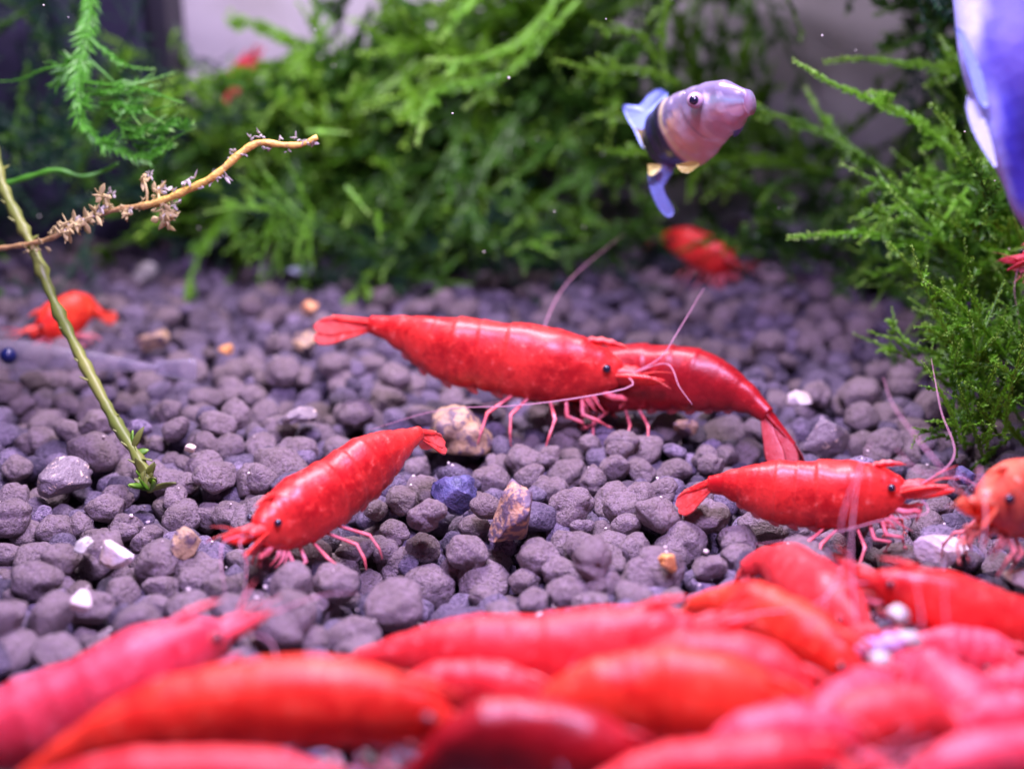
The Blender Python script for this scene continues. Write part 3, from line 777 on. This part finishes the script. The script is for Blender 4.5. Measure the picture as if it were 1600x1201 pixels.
def clear_view(p, D, s, rnd):
    for k in (0, .35, .7, 1.0):
        u, v, _ = proj(p+D*(1.9*s*k))
        for hx, hy, rx, ry, pr in HOLES:
            if ((u-hx)/rx)**2+((v-hy)/ry)**2 < 1 and rnd.random() < pr: return False
    return True
def clump(label, boxpx, dr, n, sets, dirf, seed, smin=.7, smax=1.25, keep=None):
    rnd = random.Random(seed); x0, x1, y0, y1 = boxpx
    c = at((x0+x1)/2, y1, sum(dr)/2); root = empty('moss_clump', (c.x, c.y, max(.03, c.z)), label, 'moss', 'moss clumps along the back of the tank')
    k = 0; tries = 0
    while k < n and tries < n*12:
        tries += 1
        px, py = rnd.uniform(x0, x1), rnd.uniform(y0, y1); d = rnd.uniform(*dr)
        if keep and not keep(px, py, rnd): continue
        p = at(px, py, d)
        if p.z < 0.02: continue
        D = dirf(px, py, rnd)
        s_ = rnd.uniform(smin, smax); D = Vector(D)
        if p.z + D.z*1.7*s_ < .05: D.z = abs(D.z)*.3+.1
        D.normalize()
        if not clear_view(p, D, s_, rnd): continue
        put(rnd.choice(rnd.choice(sets)), root, p, D, s_, rnd.uniform(0, 6.3)); k += 1
    return root
def pfrond(root, pts, mat, **kw):
    P3 = [at(*p) for p in pts]; mb = frond_mb(P3, **kw)
    mb.build('frond', mat, root, smooth=False)

# centre: dense dark wall of moss, strands falling from upper right to lower left
def d_center(px, py, r): return Vector((r.gauss(-.55, .45), r.gauss(-.1, .45), r.gauss(-.55, .5))).normalized()
def hole_center(px, py, r):
    hol = [(375, 70, 70, 90, .9), (690, 15, 40, 35, .95), (900, 235, 40, 60, .7), (505, 90, 50, 35, .75), (980, 300, 40, 50, .9), (880, 120, 40, 25, .7)]
    for hx, hy, rx, ry, pr in hol:
        if ((px-60-hx)/rx)**2+((py-50-hy)/ry)**2 < 1.5 and r.random() < pr: return False
    return True
clump('dense dark green moss filling the middle of the background above the gravel', (330, 1010, 60, 395), (13.0, 14.6), 170, [V_DEEP, V_DEEP, V_MID, V_MID, V_BRT], d_center, 1, keep=hole_center)
clump('lighter olive moss strands drooping from the top in front of the grey wall, upper middle', (430, 1060, -60, 120), (12.6, 14.0), 75, [V_MID, V_DEEP], d_center, 2, .8, 1.3)
def d_up(px, py, r): return Vector((r.gauss(0, .5), r.gauss(-.1, .4), r.gauss(.4, .5))).normalized()
tuft = clump('bright green tuft low at left of centre, drooping to the gravel', (428, 490, 318, 345), (11.0, 11.6), 14, [V_FINEB], lambda a, b, r: Vector((r.gauss(-.45, .15), r.gauss(-.1, .2), r.gauss(-1, .1))), 3, .42, .6)
# behind the spotted fish: loose moss with grey wall showing
clump('loose green moss between the spotted fish and the right hand mass, wall showing through', (1010, 1420, 200, 420), (12.2, 14.4), 60, [V_DEEP, V_MID], lambda a, b, r: Vector((r.gauss(-.3, .6), r.gauss(-.1, .4), r.gauss(.05, .45))), 4, .6, 1.0,
      keep=lambda x, y, r: not ((x < 1230 and y > 270) or (((x-1300)/90)**2+((y-320)/40)**2 < 1)))
clump('thin upright moss stems crossing the pale wall behind the fish', (1030, 1200, -20, 230), (12.6, 14.2), 18, [V_DEEP, V_MID], lambda a, b, r: Vector((r.gauss(.1, .25), r.gauss(0, .3), r.choice((-1, 1)))), 5, .5, .85)
clump('dark green moss knot at the top left of the big purple fish', (1450, 1620, -80, 80), (11.0, 12.6), 44, [V_DEEP, V_DEEP, V_SHADED], d_center, 6, .6, .9)
# right mass, nearer and sharper
rm = clump('sharp bright green moss mass hanging at the right beside the big purple fish', (1460, 1680, 260, 430), (8.8, 10.2), 80, [V_FINE, V_FINEB, V_FINEB], lambda a, b, r: Vector((r.gauss(-.5, .5), r.gauss(-.2, .4), r.gauss(.1, .6))), 7, .45, .85)
for pts, br in [([(1500, 250, 9.2), (1440, 195, 9.1), (1370, 160, 9.0), (1300, 130, 8.9), (1242, 96, 8.8)], 4),
                ([(1490, 400, 9.2), (1430, 385, 9.1), (1370, 366, 9.0), (1300, 366, 8.9), (1233, 371, 8.8)], 2),
                ([(1378, 362, 9.0), (1376, 345, 9.0), (1375, 322, 9.0)], 0),
                ([(1450, 290, 9.3), (1430, 325, 9.1), (1400, 345, 9.0), (1378, 350, 9.0)], 0),
                ([(1400, 280, 9.8), (1340, 240, 9.8), (1270, 200, 9.9), (1200, 175, 9.9), (1165, 150, 10)], 6),
                ([(1560, 330, 8.9), (1520, 270, 8.8), (1490, 205, 8.8), (1455, 165, 8.7)], 3),
                ([(1600, 115, 9.6), (1500, 108, 9.5), (1420, 100, 9.5), (1350, 92, 9.5), (1290, 96, 9.4)], 3),
                ([(1350, 262, 10.4), (1290, 190, 10.3), (1260, 140, 10.3)], 2)]:
    pfrond(rm, pts, MOSS_BRIGHT if br in (2, 4, 0) else MOSS_MID, leaf=.080, wid=.040, gap=.024, stem=.018, seed=int(pts[0][0])+br, branches=br, blen=.22)
clump('bushy green moss tuft rooted in the gravel at the right edge above the orange shrimp', (1490, 1690, 540, 720), (7.7, 8.9), 80, [V_FINE, V_FINEB], lambda a, b, r: Vector((r.gauss(-.35, .35), r.gauss(-.1, .3), r.gauss(.85, .3))), 8, .42, .75)
dk = clump('dark green moss trailing behind the bushy tuft under the clinging shrimp', (1470, 1690, 400, 580), (8.9, 10.4), 80, [V_DEEP, V_FINE, V_FINE], d_up, 9, .4, .75)
pfrond(dk, [(1500, 610, 8.4), (1488, 560, 8.4), (1462, 520, 8.4), (1446, 505, 8.4)], MOSS_MID, leaf=.07, wid=.028, gap=.026, stem=.013, seed=5, branches=3, blen=.5)
# left: thin tangle in front of the box, the corner's dimness put into its greens
lf = clump('thin blue green moss tangle in front of the dark box at left', (-60, 330, -40, 400), (11.4, 13.2), 80, [V_SHADED, V_SHADED, V_SHADED, V_SHADED, V_DEEP], lambda a, b, r: Vector((r.gauss(.1, .6), r.gauss(-.1, .3), r.gauss(-.35, .6))), 10, .5, .95)

clump('dark low moss lying along the foot of the green background', (540, 1460, 385, 425), (12.2, 13.4), 100, [V_SHADED, V_DEEP, V_SHADED], lambda a, b, r: Vector((r.gauss(0, 1), r.gauss(-.3, .3), r.gauss(.15, .2))), 12, .4, .65, keep=lambda x, y, r: not 980 < x < 1200)  # dark strip added where there is only shaded soil
shade_moss = empty('moss_clump', (3.2, 11, 3.8), 'dark moss overhanging the right half of the tank from above', 'moss', 'moss clumps along the back of the tank')  # out of view, added to cast shade on the gravel at right back
ro = random.Random(13)
for k in range(115):
    xy = (ro.uniform(1.1, 3.4), ro.uniform(9.8, 12.6)) if k < 200 else (3, 11)
    put(ro.choice(V_DEEP+V_SHADED), shade_moss, (*xy, ro.uniform(4.0, 4.7)), (ro.gauss(0, 1), ro.gauss(0, 1), ro.gauss(0, .15)), ro.uniform(.8, 1.2), ro.uniform(0, 6))
# individual bright strands seen against the background
st = empty('moss_strand', at(620, 240, 10.6), 'long bright green strands arching down left from the top centre', 'moss', 'bright single moss strands')
for pts in ([(890, -30, 10.8), (830, 50, 10.7), (770, 85, 10.6), (715, 95, 10.5), (668, 94, 10.5)],
            [(905, 0, 11), (850, 60, 10.9), (800, 110, 10.8), (760, 140, 10.8), (728, 168, 10.8)],
            [(790, 115, 10.8), (740, 132, 10.7), (690, 140, 10.6), (664, 165, 10.5), (652, 222, 10.5)],
            [(760, -20, 11), (720, 20, 11), (690, 60, 11)]):
    pfrond(st, pts, MOSS_BRIGHT, leaf=.10, wid=.045, gap=.022, stem=.014, seed=int(pts[0][0]), branches=2, blen=.16, spread=.6)
st2 = empty('moss_strand', at(930, 100, 10), 'short bright tipped twigs left of the spotted fish', 'moss', 'bright single moss strands')
for pts in ([(1030, 100, 10.3), (1000, 55, 10.2), (965, 50, 10.1), (925, 36, 10)], [(1060, 130, 10.3), (1000, 110, 10.2), (930, 108, 10.1), (872, 95, 10)],
            [(1045, -20, 10.4), (1035, 60, 10.4), (1040, 130, 10.4)], [(1010, 240, 10.4), (960, 238, 10.3), (935, 232, 10.2)], [(1000, 190, 10.4), (960, 180, 10.3), (930, 181, 10.2)]):
    pfrond(st2, pts, MOSS_MID, leaf=.075, wid=.034, gap=.026, stem=.016, seed=int(pts[0][0]), branches=2, blen=.3)
st3 = empty('moss_strand', at(560, 320, 11), 'small bright sprigs low in the dark moss right of the yellow stem', 'moss', 'bright single moss strands')
for pts in ([(480, 205, 11), (510, 206, 11), (544, 208, 11)], [(540, 290, 11), (560, 315, 11), (578, 335, 11)], [(590, 330, 11.2), (592, 350, 11.2), (594, 372, 11.2)]):
    pfrond(st3, pts, MOSS_BRIGHT, leaf=.06, wid=.04, gap=.03, stem=.012, seed=int(pts[0][0]), branches=0)
# hanging sprig upper left
hs = empty('moss_sprig', at(200, 230, 8.8), 'bright green moss sprig hanging from the top left, curling right at its end', 'moss')
HSM = green_mat('moss_sprig_green', (.06, .26, .02), (.10, .38, .03), (.40, .78, .18))
pfrond(hs, [(142, -40, 9.2), (140, 30, 9.1), (128, 90, 9.0), (120, 140, 8.9), (128, 190, 8.85), (160, 225, 8.8), (200, 242, 8.75), (232, 250, 8.7)], HSM, leaf=.15, wid=.026, gap=.018, stem=.013, seed=61, branches=3, blen=.18, spread=.75, tip=False)
rh = random.Random(8)
for k in range(16):
    t = rh.uniform(0, 1); x0 = 120+t*100; y0 = 120+t*120
    L_ = rh.uniform(50, 130)*(1.2-t*.4)
    pfrond(hs, [(x0, y0, 8.9), (x0+L_*.5, y0+rh.uniform(-15, 25), 8.8), (x0+L_, y0+rh.uniform(-25, 35)-t*15, 8.7+rh.uniform(-.3, .4))], HSM, leaf=.035, wid=.014, gap=.022, stem=.009, seed=500+k, branches=1, blen=.3)
pfrond(hs, [(140, 60, 9), (170, 85, 9), (205, 105, 8.9), (240, 108, 8.9)], HSM, leaf=.05, wid=.02, gap=.02, stem=.01, seed=600, branches=1, blen=.2)
pfrond(hs, [(142, 95, 9), (180, 130, 9), (240, 185, 8.9)], HSM, leaf=.03, wid=.014, gap=.03, stem=.010, seed=601, branches=1, blen=.2)
pfrond(hs, [(125, 100, 9), (70, 108, 9.1), (30, 125, 9.2), (-20, 128, 9.3)], HSM, leaf=.03, wid=.014, gap=.03, stem=.010, seed=602, branches=1, blen=.2)
for k in range(9):       # starry leaf tips
    x, y = rh.uniform(205, 320), rh.uniform(165, 255)
    pfrond(hs, [(x-16, y+5, 8.75), (x-4, y+1, 8.72), (x+8, y-2, 8.7)], HSM, leaf=.09, wid=.034, gap=.028, stem=.008, seed=700+k, spread=.6)

# the olive stem and the yellow stem that crosses it
OLIVE = green_mat('olive_stem', (.13, .19, .03), (.25, .29, .06), (.28, .34, .10), .15)
YEL, nt_, bs_ = newmat('yellow_brown_stem')
at_ = nd(nt_, 'ShaderNodeAttribute', attribute_name='along').outputs['Fac']
ps_ = nd(nt_, 'ShaderNodeNewGeometry').outputs['Position']
c_ = mix(nt_, ramp(nt_, at_, .42, .62), (.42, .27, .11), (.80, .56, .11))
c_ = mix(nt_, ramp(nt_, noise_n(nt_, ps_, 22, 4), .5, .7), c_, (.50, .34, .12)); nt_.links.new(c_, bs_.inputs['Base Color']); P(bs_, Roughness=.45, Subsurface_Weight=.1)
bump(nt_, bs_, noise_n(nt_, ps_, 40, 3), .6, .02)
BUD = simple('pale_brown_leaflet', (.62, .52, .22), .5, .75)
GLASSY = simple('pale_leaflet', (.62, .60, .50), .4, .7)
so = empty('plant_stem', gp(232, 762, .05), 'long olive green stem slanting down right from the left edge into the gravel', 'plant')
mb = MB(); sp, _ = crom([at(-12, 230, 8.6), at(8, 300, 8.5), at(50, 385, 8.35), at(88, 480, 8.2), at(130, 565, 8.0), at(178, 655, 7.8), at(215, 715, 7.6), at(236, 765, 7.45)], 60)
mb.tube(sp, [.036+.006*math.sin(i*1.9)+.005*math.sin(i*.7)+(.010 if i % 7 == 0 else 0) for i in range(60)], 9, a=.3); mb.build('stem', OLIVE, so)
rs = random.Random(5)
mb = MB()
for i in range(4, 58, 3):
    T = (sp[min(59, i+1)]-sp[i-1]).normalized(); sd = rs.choice((-1, 1))
    mb.blade(sp[i], Vector((sd*.8, rs.uniform(-.5, .5), .5)), T, rs.uniform(.05, .10), .014, .006, lambda t: math.sin(math.pi*(.15+.8*t)), n=4, m=3)
mb.build('leaflets', OLIVE, so)
for i in range(20):
    mb = MB(); p = sp[rs.randrange(52, 60)]
    mb.blade(p, Vector((rs.uniform(-.9, .9), rs.uniform(-.7, .3), rs.uniform(-.3, 1))), Vector((rs.uniform(-1, 1), .3, rs.uniform(-1, 1))), rs.uniform(.07, .17), .026, .01, lambda t: math.sin(math.pi*(.12+.85*t))**.8, n=7, m=5, curl=.3)
    mb.build('leaf', OLIVE if i % 3 else MOSS_MID, so)
sy = empty('plant_stem', at(250, 320, 8.0), 'yellow stem with pale brown leaflets rising right across the olive stem', 'plant')
yp = [(-30, 392, 8.4), (40, 382, 8.3), (85, 370, 8.2), (140, 340, 8.1), (190, 326, 8.05), (240, 318, 8.0), (290, 298, 7.95), (335, 275, 7.9), (375, 240, 7.9), (405, 223, 7.9), (440, 226, 7.9), (470, 226, 7.9), (496, 214, 7.9)]
mb = MB(); yc, _ = crom([at(*p) for p in yp], 90)
mb.tube(yc, [(.017 if i < 45 else .024)*(1-.35*max(0, (i-70)/20)) + .003*math.sin(i*1.3) for i in range(90)], 9); mb.build('stem', YEL, sy)
def rosette(p, r, k, mat, seed):
    rr = random.Random(seed); mb = MB()
    for q in range(k):
        an = 6.28*q/k+rr.uniform(-.9, .9)
        mb.blade(p+Vector((rr.uniform(-.3, .3), rr.uniform(-.3, .3), rr.uniform(-.3, .3)))*r, Vector((math.cos(an), rr.uniform(-.9, .6), math.sin(an))), Vector((-math.sin(an), .3, math.cos(an))), r*rr.uniform(.3, 1.1), r*rr.uniform(.10, .24), r*.05, lambda t: math.sin(math.pi*(.12+.86*t)), n=6, m=5, curl=.15)
    mb.build('leaf_whorl', mat, sy)
for i in range(12, 90, 2):
    hv = rs.random(); p = yc[i]; q = Vector((rs.uniform(-.02, .02), -.02, rs.choice((-1, 1))*rs.uniform(.03, .07)))
    rosette(p+q*.7, rs.uniform(.03, .07), rs.choice((3, 4, 5)), GLASSY if i > 50 else BUD, i)
for (x, y, r) in ((100, 362, .10), (132, 348, .10), (150, 335, .09), (110, 350, .09), (164, 310, .11), (245, 300, .10), (255, 345, .13), (225, 280, .08), (262, 330, .10), (120, 352, .08), (195, 335, .07)):
    p = at(x, y, 8.0); rosette(p, r*.85, 12, BUD, int(x)); rosette(p+Vector((.03, .02, .03)), r*.5, 8, GLASSY, int(x)+1); j = min(yc, key=lambda c: (c-p).length)
    if (j-p).length > .04: mb = MB(); mb.tube([j, j.lerp(p, .5)+Vector((.01, 0, 0)), p], .010, 5); mb.build('twig', BUD, sy)
pl = empty('plant_stem', at(60, 280, 9.0), 'thin green runner from the left edge toward the hanging sprig', 'plant')
mb = MB(); gc, _ = crom([at(*p) for p in [(-30, 298, 8.9), (10, 287, 8.9), (60, 272, 8.9), (90, 266, 8.9), (130, 276, 8.95), (165, 266, 9.0), (185, 255, 9.0)]], 40)
mb.tube(gc, [.024*(1-.4*i/39)+.003*math.sin(i*1.1) for i in range(40)], 7, a=.5); mb.build('stem', HSM, pl)

# ------------------------------------------------------------ dark box at the back left
BOXM, nt_, bs_ = newmat('dark_box_plastic')
pos_ = nd(nt_, 'ShaderNodeNewGeometry').outputs['Position']
nt_.links.new(mix(nt_, ramp(nt_, noise_n(nt_, pos_, 1.6, 4), .4, .7), (.018, .016, .040), (.05, .045, .09)), bs_.inputs['Base Color']); P(bs_, Roughness=.5)
e1 = at(290, 300, 14.2).x
bx_ = empty('filter_box', (e1-3.5, 14.3, .0), 'dark blue black box standing behind the moss at the back left', 'filter')
b = bmesh.new(); box_bm(b, e1-7, e1-.28, 14.05, 14.7, -.3, 6, .06); bm_obj('housing', b, BOXM, bx_, (e1-3.5, 14.4, 0))
b = bmesh.new(); box_bm(b, e1-.22, e1, 13.95, 14.75, -.3, 6, .05); bm_obj('corner_post', b, simple('box_post_black', (.008, .007, .016), .5), bx_, (e1-.1, 14.4, 0))

# ------------------------------------------------------------ FISH
def fish_mat(name, rough=.32):
    m, nt, bs = newmat(name)
    a = nd(nt, 'ShaderNodeAttribute', attribute_name='pigment').outputs['Color']
    pos = nd(nt, 'ShaderNodeNewGeometry').outputs['Position']
    vo = nd(nt, 'ShaderNodeTexVoronoi'); vo.inputs['Scale'].default_value = 13; nt.links.new(pos, vo.inputs['Vector'])
    f = nd(nt, 'ShaderNodeMath', operation='MULTIPLY'); nt.links.new(vo.outputs['Distance'], f.inputs[0]); f.inputs[1].default_value = .45
    c = mix(nt, f.outputs[0], a, (.9, .85, 1.0), 'MULTIPLY'); nt.links.new(c, bs.inputs['Base Color'])
    P(bs, Roughness=rough, Subsurface_Weight=.15, Subsurface_Scale=.1, Coat_Weight=.35, Coat_Roughness=.25)
    bump(nt, bs, vo.outputs['Distance'], .25, .02)
    return m
FISHM = fish_mat('fish_skin')
BIGF = fish_mat('big_fish_skin', .6)
BIGF.node_tree.nodes['Bump'].inputs['Strength'].default_value = .2
BIGF.node_tree.nodes['Principled BSDF'].inputs['Coat Weight'].default_value = .05
FINBL = simple('fin_pale_blue', (.28, .40, .82), .4, .78)
FINYE = simple('fin_yellow_edge', (.66, .62, .16), .4, .85)
def fish_body(root, pts, Hs, width, colf, mat=None, up=Vector((0, 0, 1)), N=70, M=40):
    C, L = crom([at(*p) for p in pts], N); fr = frames(C, up); dm = sum(p[2] for p in pts)/len(pts)
    V = []; A = []; Fc = []
    def hw(t):
        x = t*(len(Hs)-1); i = min(len(Hs)-2, int(x)); f = x-i; f = f*f*(3-2*f)
        return lerp(Hs[i], Hs[i+1], f)/F*dm
    for i in range(N):
        t = i/(N-1); h = hw(t); T, S, U = fr[i]
        for j in range(M):
            a = 2*math.pi*j/M; cs, sn = math.cos(a), math.sin(a)
            V.append(C[i]+S*(h*width*sn)+U*(h*cs)); A.append(colf(t, cs, sn, V[-1]))
    for i in range(N-1):
        for j in range(M):
            j2 = (j+1) % M; Fc.append((i*M+j, (i+1)*M+j, (i+1)*M+j2, i*M+j2))
    Fc.append(tuple(range(M))); Fc.append(tuple((N-1)*M+j for j in range(M))[::-1])
    mesh_obj('body', V, Fc, mat or FISHM, root, attrs={'pigment': A})
    return C, fr, hw
def cmix(a, b, f): f = max(0, min(1, f)); return tuple(a[k]+(b[k]-a[k])*f for k in range(3))
def fin(root, outline, d, mat, name='fin', thick=.02, bulge=.10):
    """outline in order; a thin rippled plate with fin rays"""
    n = len(outline); ps = [at(x, y, d+dd) for x, y, dd in outline]; c = sum(ps, Vector())/n
    dense, _ = crom(ps+[ps[0]], n*6); dense = dense[:-1]; V = []; Fc = []; m = len(dense); rings = 7
    for sgn in (-1, 1):
        for r in range(rings):
            f = (r+.02)/(rings-1)
            for k, p in enumerate(dense):
                q = c.lerp(p, min(1, f)); ray = .0035*math.sin(k*1.9)*f
                V.append(q + Vector((0, sgn*thick*.5*(1-f*.8)+ray+bulge*(1-f)*.2, 0)))
    for s_ in range(2):
        o = s_*rings*m
        for r in range(rings-1):
            for k in range(m):
                k2 = (k+1) % m; q = (o+r*m+k, o+r*m+k2, o+(r+1)*m+k2, o+(r+1)*m+k); Fc.append(q if s_ else q[::-1])
        Fc.append(tuple(o+k for k in range(m)))
    for k in range(m):
        k2 = (k+1) % m; Fc.append(((rings-1)*m+k, (rings-1)*m+k2, (2*rings-1)*m+k2, (2*rings-1)*m+k))
    return mesh_obj(name, V, Fc, mat, root)
g = empty('fish', at(1090, 230, 8.3), 'small fish with pink belly, dark band and pale blue tail, turned toward the viewer', 'fish')
rf = random.Random(3)
def gcol(t, cs, sn, p):
    n = noise.noise(p*5)*.25
    back = (.20, .17, .27); side = (.48, .42, .50); belly = (.78, .50, .46); peach = (.92, .56, .26)
    h = cs+n
    c = cmix(belly, side, (h+.15)/.45); c = cmix(c, back, (h-.35)/.35)
    if t > .40: c = cmix(c, cmix(peach, belly, (-h-.2)*1.5), max(0, 1-abs(t-.58)/.16)*.8*(1 if h < .55 else 0))
    c = cmix(c, (.78, .70, .28), max(0, 1-abs(t-(.645+n*.12))/.035)*.8)
    c = cmix(c, (.020, .013, .050), (t-.665-n*.05)/.03)
    c = cmix(c, (.06, .05, .18), (t-.73)/.1*(.4 if h > .5 else 0))
    if t < .34: c = cmix(c, (.34, .52, .58), .85*max(0, 1-abs(h-.42)/.22))
    if t < .12: c = cmix(c, (.62, .40, .42), .6*(h < .2))
    gl = abs(t-.40-.05*cs); c = cmix(c, (.34, .20, .24), max(0, 1-gl/.018)*.7*(abs(cs) < .75))
    mo = abs(t-.055); c = cmix(c, (.22, .10, .14), max(0, 1-abs(cs-.12)/.10)*.8*(t < .12))
    c = cmix(c, (.86, .84, .90), max(0, noise.noise(p*9+Vector((3, 1, 2))))*1.3*(t < .66)*(cs < .5))
    if t < .30 and h < -.2: c = cmix(c, (.60, .40, .52), .6)
    c = cmix(c, (.85, .80, .85), max(0, noise.noise(p*14)-.25)*2.2*(t < .6))
    return c
C, fr, hw = fish_body(g, [(1172, 160, 7.78), (1167, 160, 7.8), (1150, 162, 7.86), (1127, 168, 8.0), (1100, 184, 8.25), (1074, 203, 8.5), (1048, 216, 8.72), (1026, 228, 8.9)],
                      [20, 40, 46, 52, 59, 62, 54, 38], .62, gcol, None, up=Vector((-.45, -.1, .9)))
def fish_eye(root, p, r, look):
    q = MB(); q.sphere(p, r, 10, 16); e = q.build('eye', simple('eye_silver_pink', (.50, .34, .44), .3, Coat_Weight=.5), root)
    q = MB(); q.sphere(p+look.normalized()*r*.45, r*.68, 10, 16); e2 = q.build('pupil', EYE, e, origin=root.location); e2.location = (0, 0, 0)
camv = Vector((0, 0, CAM_H))
p = at(1086, 157, 7.97); fish_eye(g, p, .054, (camv-p)+Vector((-1.6, 0, .4)))
fin(g, [(1044, 146, 0), (1030, 138, 0), (1012, 148, .05), (998, 164, .1), (974, 164, .15), (978, 182, .15), (990, 202, .1), (1006, 232, 0), (1022, 205, -.05), (1034, 175, -.05)], 8.95, FINBL, 'tail_fin')
fin(g, [(990, 200, 0), (996, 206, 0), (1007, 232, 0), (1012, 216, -.04), (1006, 204, -.03)], 8.86, FINYE, 'fin_edge')
fin(g, [(1014, 258, 0), (1012, 280, 0), (1020, 308, .05), (1032, 330, .1), (1046, 340, .1), (1053, 328, .1), (1040, 302, .05), (1038, 284, 0), (1052, 268, -.05), (1046, 254, -.05)], 8.8, FINBL, 'tail_fin')
fin(g, [(1012, 256, 0), (1014, 274, 0), (1026, 270, 0), (1034, 258, 0)], 8.72, FINYE, 'fin_edge')
fin(g, [(1056, 258, 0), (1064, 268, 0), (1076, 270, 0), (1088, 262, -.03), (1094, 256, -.05), (1080, 252, -.05)], 8.35, FINYE, 'belly_fin')
fin(g, [(1150, 172, 0), (1166, 166, 0), (1166, 188, 0), (1156, 208, .05), (1146, 214, .05), (1148, 192, 0)], 7.95, FINBL, 'side_fin', .015)

bf = empty('fish', at(1600, 300, 6.2), 'large violet blue fish with a white belly edge hanging nose down at the right edge', 'fish')
def bcol(t, cs, sn, p):
    n = noise.noise(p*Vector((3, 3, 1.5)) if False else Vector((p.x*6, p.y*6, p.z*2)))*.22
    h = cs+n
    h = -h if False else h
    c = cmix((.34, .38, .75), (.045, .040, .40), (h+.98)/.13); c = cmix(c, (.014, .008, .15), (h+.86)/.26)
    c = cmix(c, (.055, .035, .26), max(0, noise.noise(Vector((p.x*3, p.y*3, p.z*4))))*1.2)
    return cmix(c, (.16, .12, .34), (t-.72)/.2)
fish_body(bf, [(1565, -210, 6.5), (1592, -120, 6.4), (1612, -10, 6.3), (1630, 110, 6.2), (1655, 220, 6.2), (1684, 330, 6.2), (1708, 430, 6.2), (1722, 500, 6.2)],
          [30, 95, 122, 124, 112, 98, 70, 20], .62, bcol, BIGF, up=Vector((1, .1, .12)))
WH = simple('fin_white_blue', (.62, .72, .95), .4, .92)
fin(bf, [(1492, 42, 0), (1504, 50, 0), (1520, 80, 0), (1536, 120, 0), (1544, 165, 0), (1530, 160, 0), (1516, 120, 0), (1506, 84, 0)], 6.05, FINBL, 'side_fin', .03)
fin(bf, [(1512, 150, 0), (1524, 158, 0), (1540, 190, 0), (1552, 232, 0), (1556, 262, 0), (1538, 238, 0), (1520, 205, 0), (1510, 172, 0)], 6.1, WH, 'belly_fin', .04)

fy = empty('fish_fry', at(100, 580, 9.2), 'see-through grey baby fish with a dark eye lying low at the left edge', 'fish')
FRY, nt_, bs_ = newmat('clear_grey_flesh'); P(bs_, Base_Color=(.40, .36, .44), Roughness=.35, Alpha=.40, Coat_Weight=.2)
nmb = MB(); fc, _ = crom([at(-40, 552, 9.3), at(-10, 552, 9.3), at(40, 556, 9.25), at(100, 560, 9.2), at(170, 567, 9.2), at(225, 573, 9.2), at(250, 574, 9.2)], 40)
nmb.tube(fc, [.02+.11*math.sin(math.pi*min(1, (i+3)/30))**.7*(1-.25*i/39) if i < 24 else lerp(.088, .022, (i-24)/15) for i in range(40)], 16, flat=.8); nmb.build('body', FRY, fy)
e = MB(); e.sphere(at(13, 556, 9.12), .062); e.build('eye', simple('fry_eye', (.01, .015, .09), .2), fy)
t_ = MB(); t_.blade(at(243, 574, 9.2), Vector((1, .1, -.12)), Vector((0, .1, 1)), .30, .10, .02, lambda t: .5+.5*t if t < .98 else .7); t_.build('tail_fin', FRY, fy)

# ------------------------------------------------------------ food crumbs and floating specks
mb = MB(); rq = random.Random(77)
def crumb(mb, c, r):
    q = ico(1); b = len(mb.v)
    for v in q[0]: mb.v.append(c+Vector(v)*r*rq.uniform(.6, 1.3)); mb.a.append(0)
    mb.f += [tuple(i+b for i in f) for f in q[1]]
for k in range(34):
    d = rq.uniform(6.2, 11); crumb(mb, at(rq.uniform(0, 1600), rq.uniform(0, 430), d), rq.uniform(.004, .008))
mb.build('floating_specks', simple('speck_pale', (.75, .75, .65), .6)); tag(bpy.data.objects['floating_specks'], kind='stuff')
mb = MB()
for k in range(260):
    px, py = rq.uniform(0, 1600), rq.uniform(440, 1000); p = gp(px, py, .05); z = -1
    for gx, gy, gz, gr in grains_near(p.x, p.y):
        d2 = (gx-p.x)**2+(gy-p.y)**2
        if d2 < (gr*.9)**2: z = max(z, gz+math.sqrt(gr*gr-d2))
    if z < -.1: continue
    crumb(mb, Vector((p.x, p.y, z*.97+.004)), rq.uniform(.005, .015))
mb.build('food_crumbs', simple('crumb_pale', (.85, .74, .70), .45)); tag(bpy.data.objects['food_crumbs'], kind='stuff')
mb = MB()        # pale feed pieces in the crowd
FL = ['pale scrap of feed highest but one in the scattered feed beside the magenta shrimp', 'lilac scrap of feed left in the row just under the magenta shrimp', 'white scrap of feed touching the face of the arched pink faced shrimp', 'lilac scrap of feed nearest the raised pink snout in the crowd',
 'white scrap of feed halfway down the crowd, below the nose up shrimp', 'lilac scrap of feed near the bottom edge between the pink shrimps', 'white scrap of feed lowest of all, at the bottom edge', 'lilac scrap of feed highest of all, against the belly of the magenta shrimp']
CH = [(1395, 1005, 5.2), (1375, 1030, 5.1), (1360, 1015, 5.2), (1420, 1000, 5.3), (1385, 1120, 4.8), (1395, 1160, 4.7), (1370, 1185, 4.7), (1405, 960, 5.4)]
for i, (x, y, d) in enumerate(CH):
    base_ = pebble_shape(I3[0], 900+i, 1.6); m = MB(); c = at(x, y, d); r = rq.uniform(.04, .07)
    o = mesh_obj('feed_piece', [c+Vector(v)*r for v in base_], I3[1], PALE if i % 2 else simple('lilac_feed', (.42, .32, .56), .5), None, c)
    tag(o, FL[i], 'feed scrap', 'pale feed scraps in the crowd')
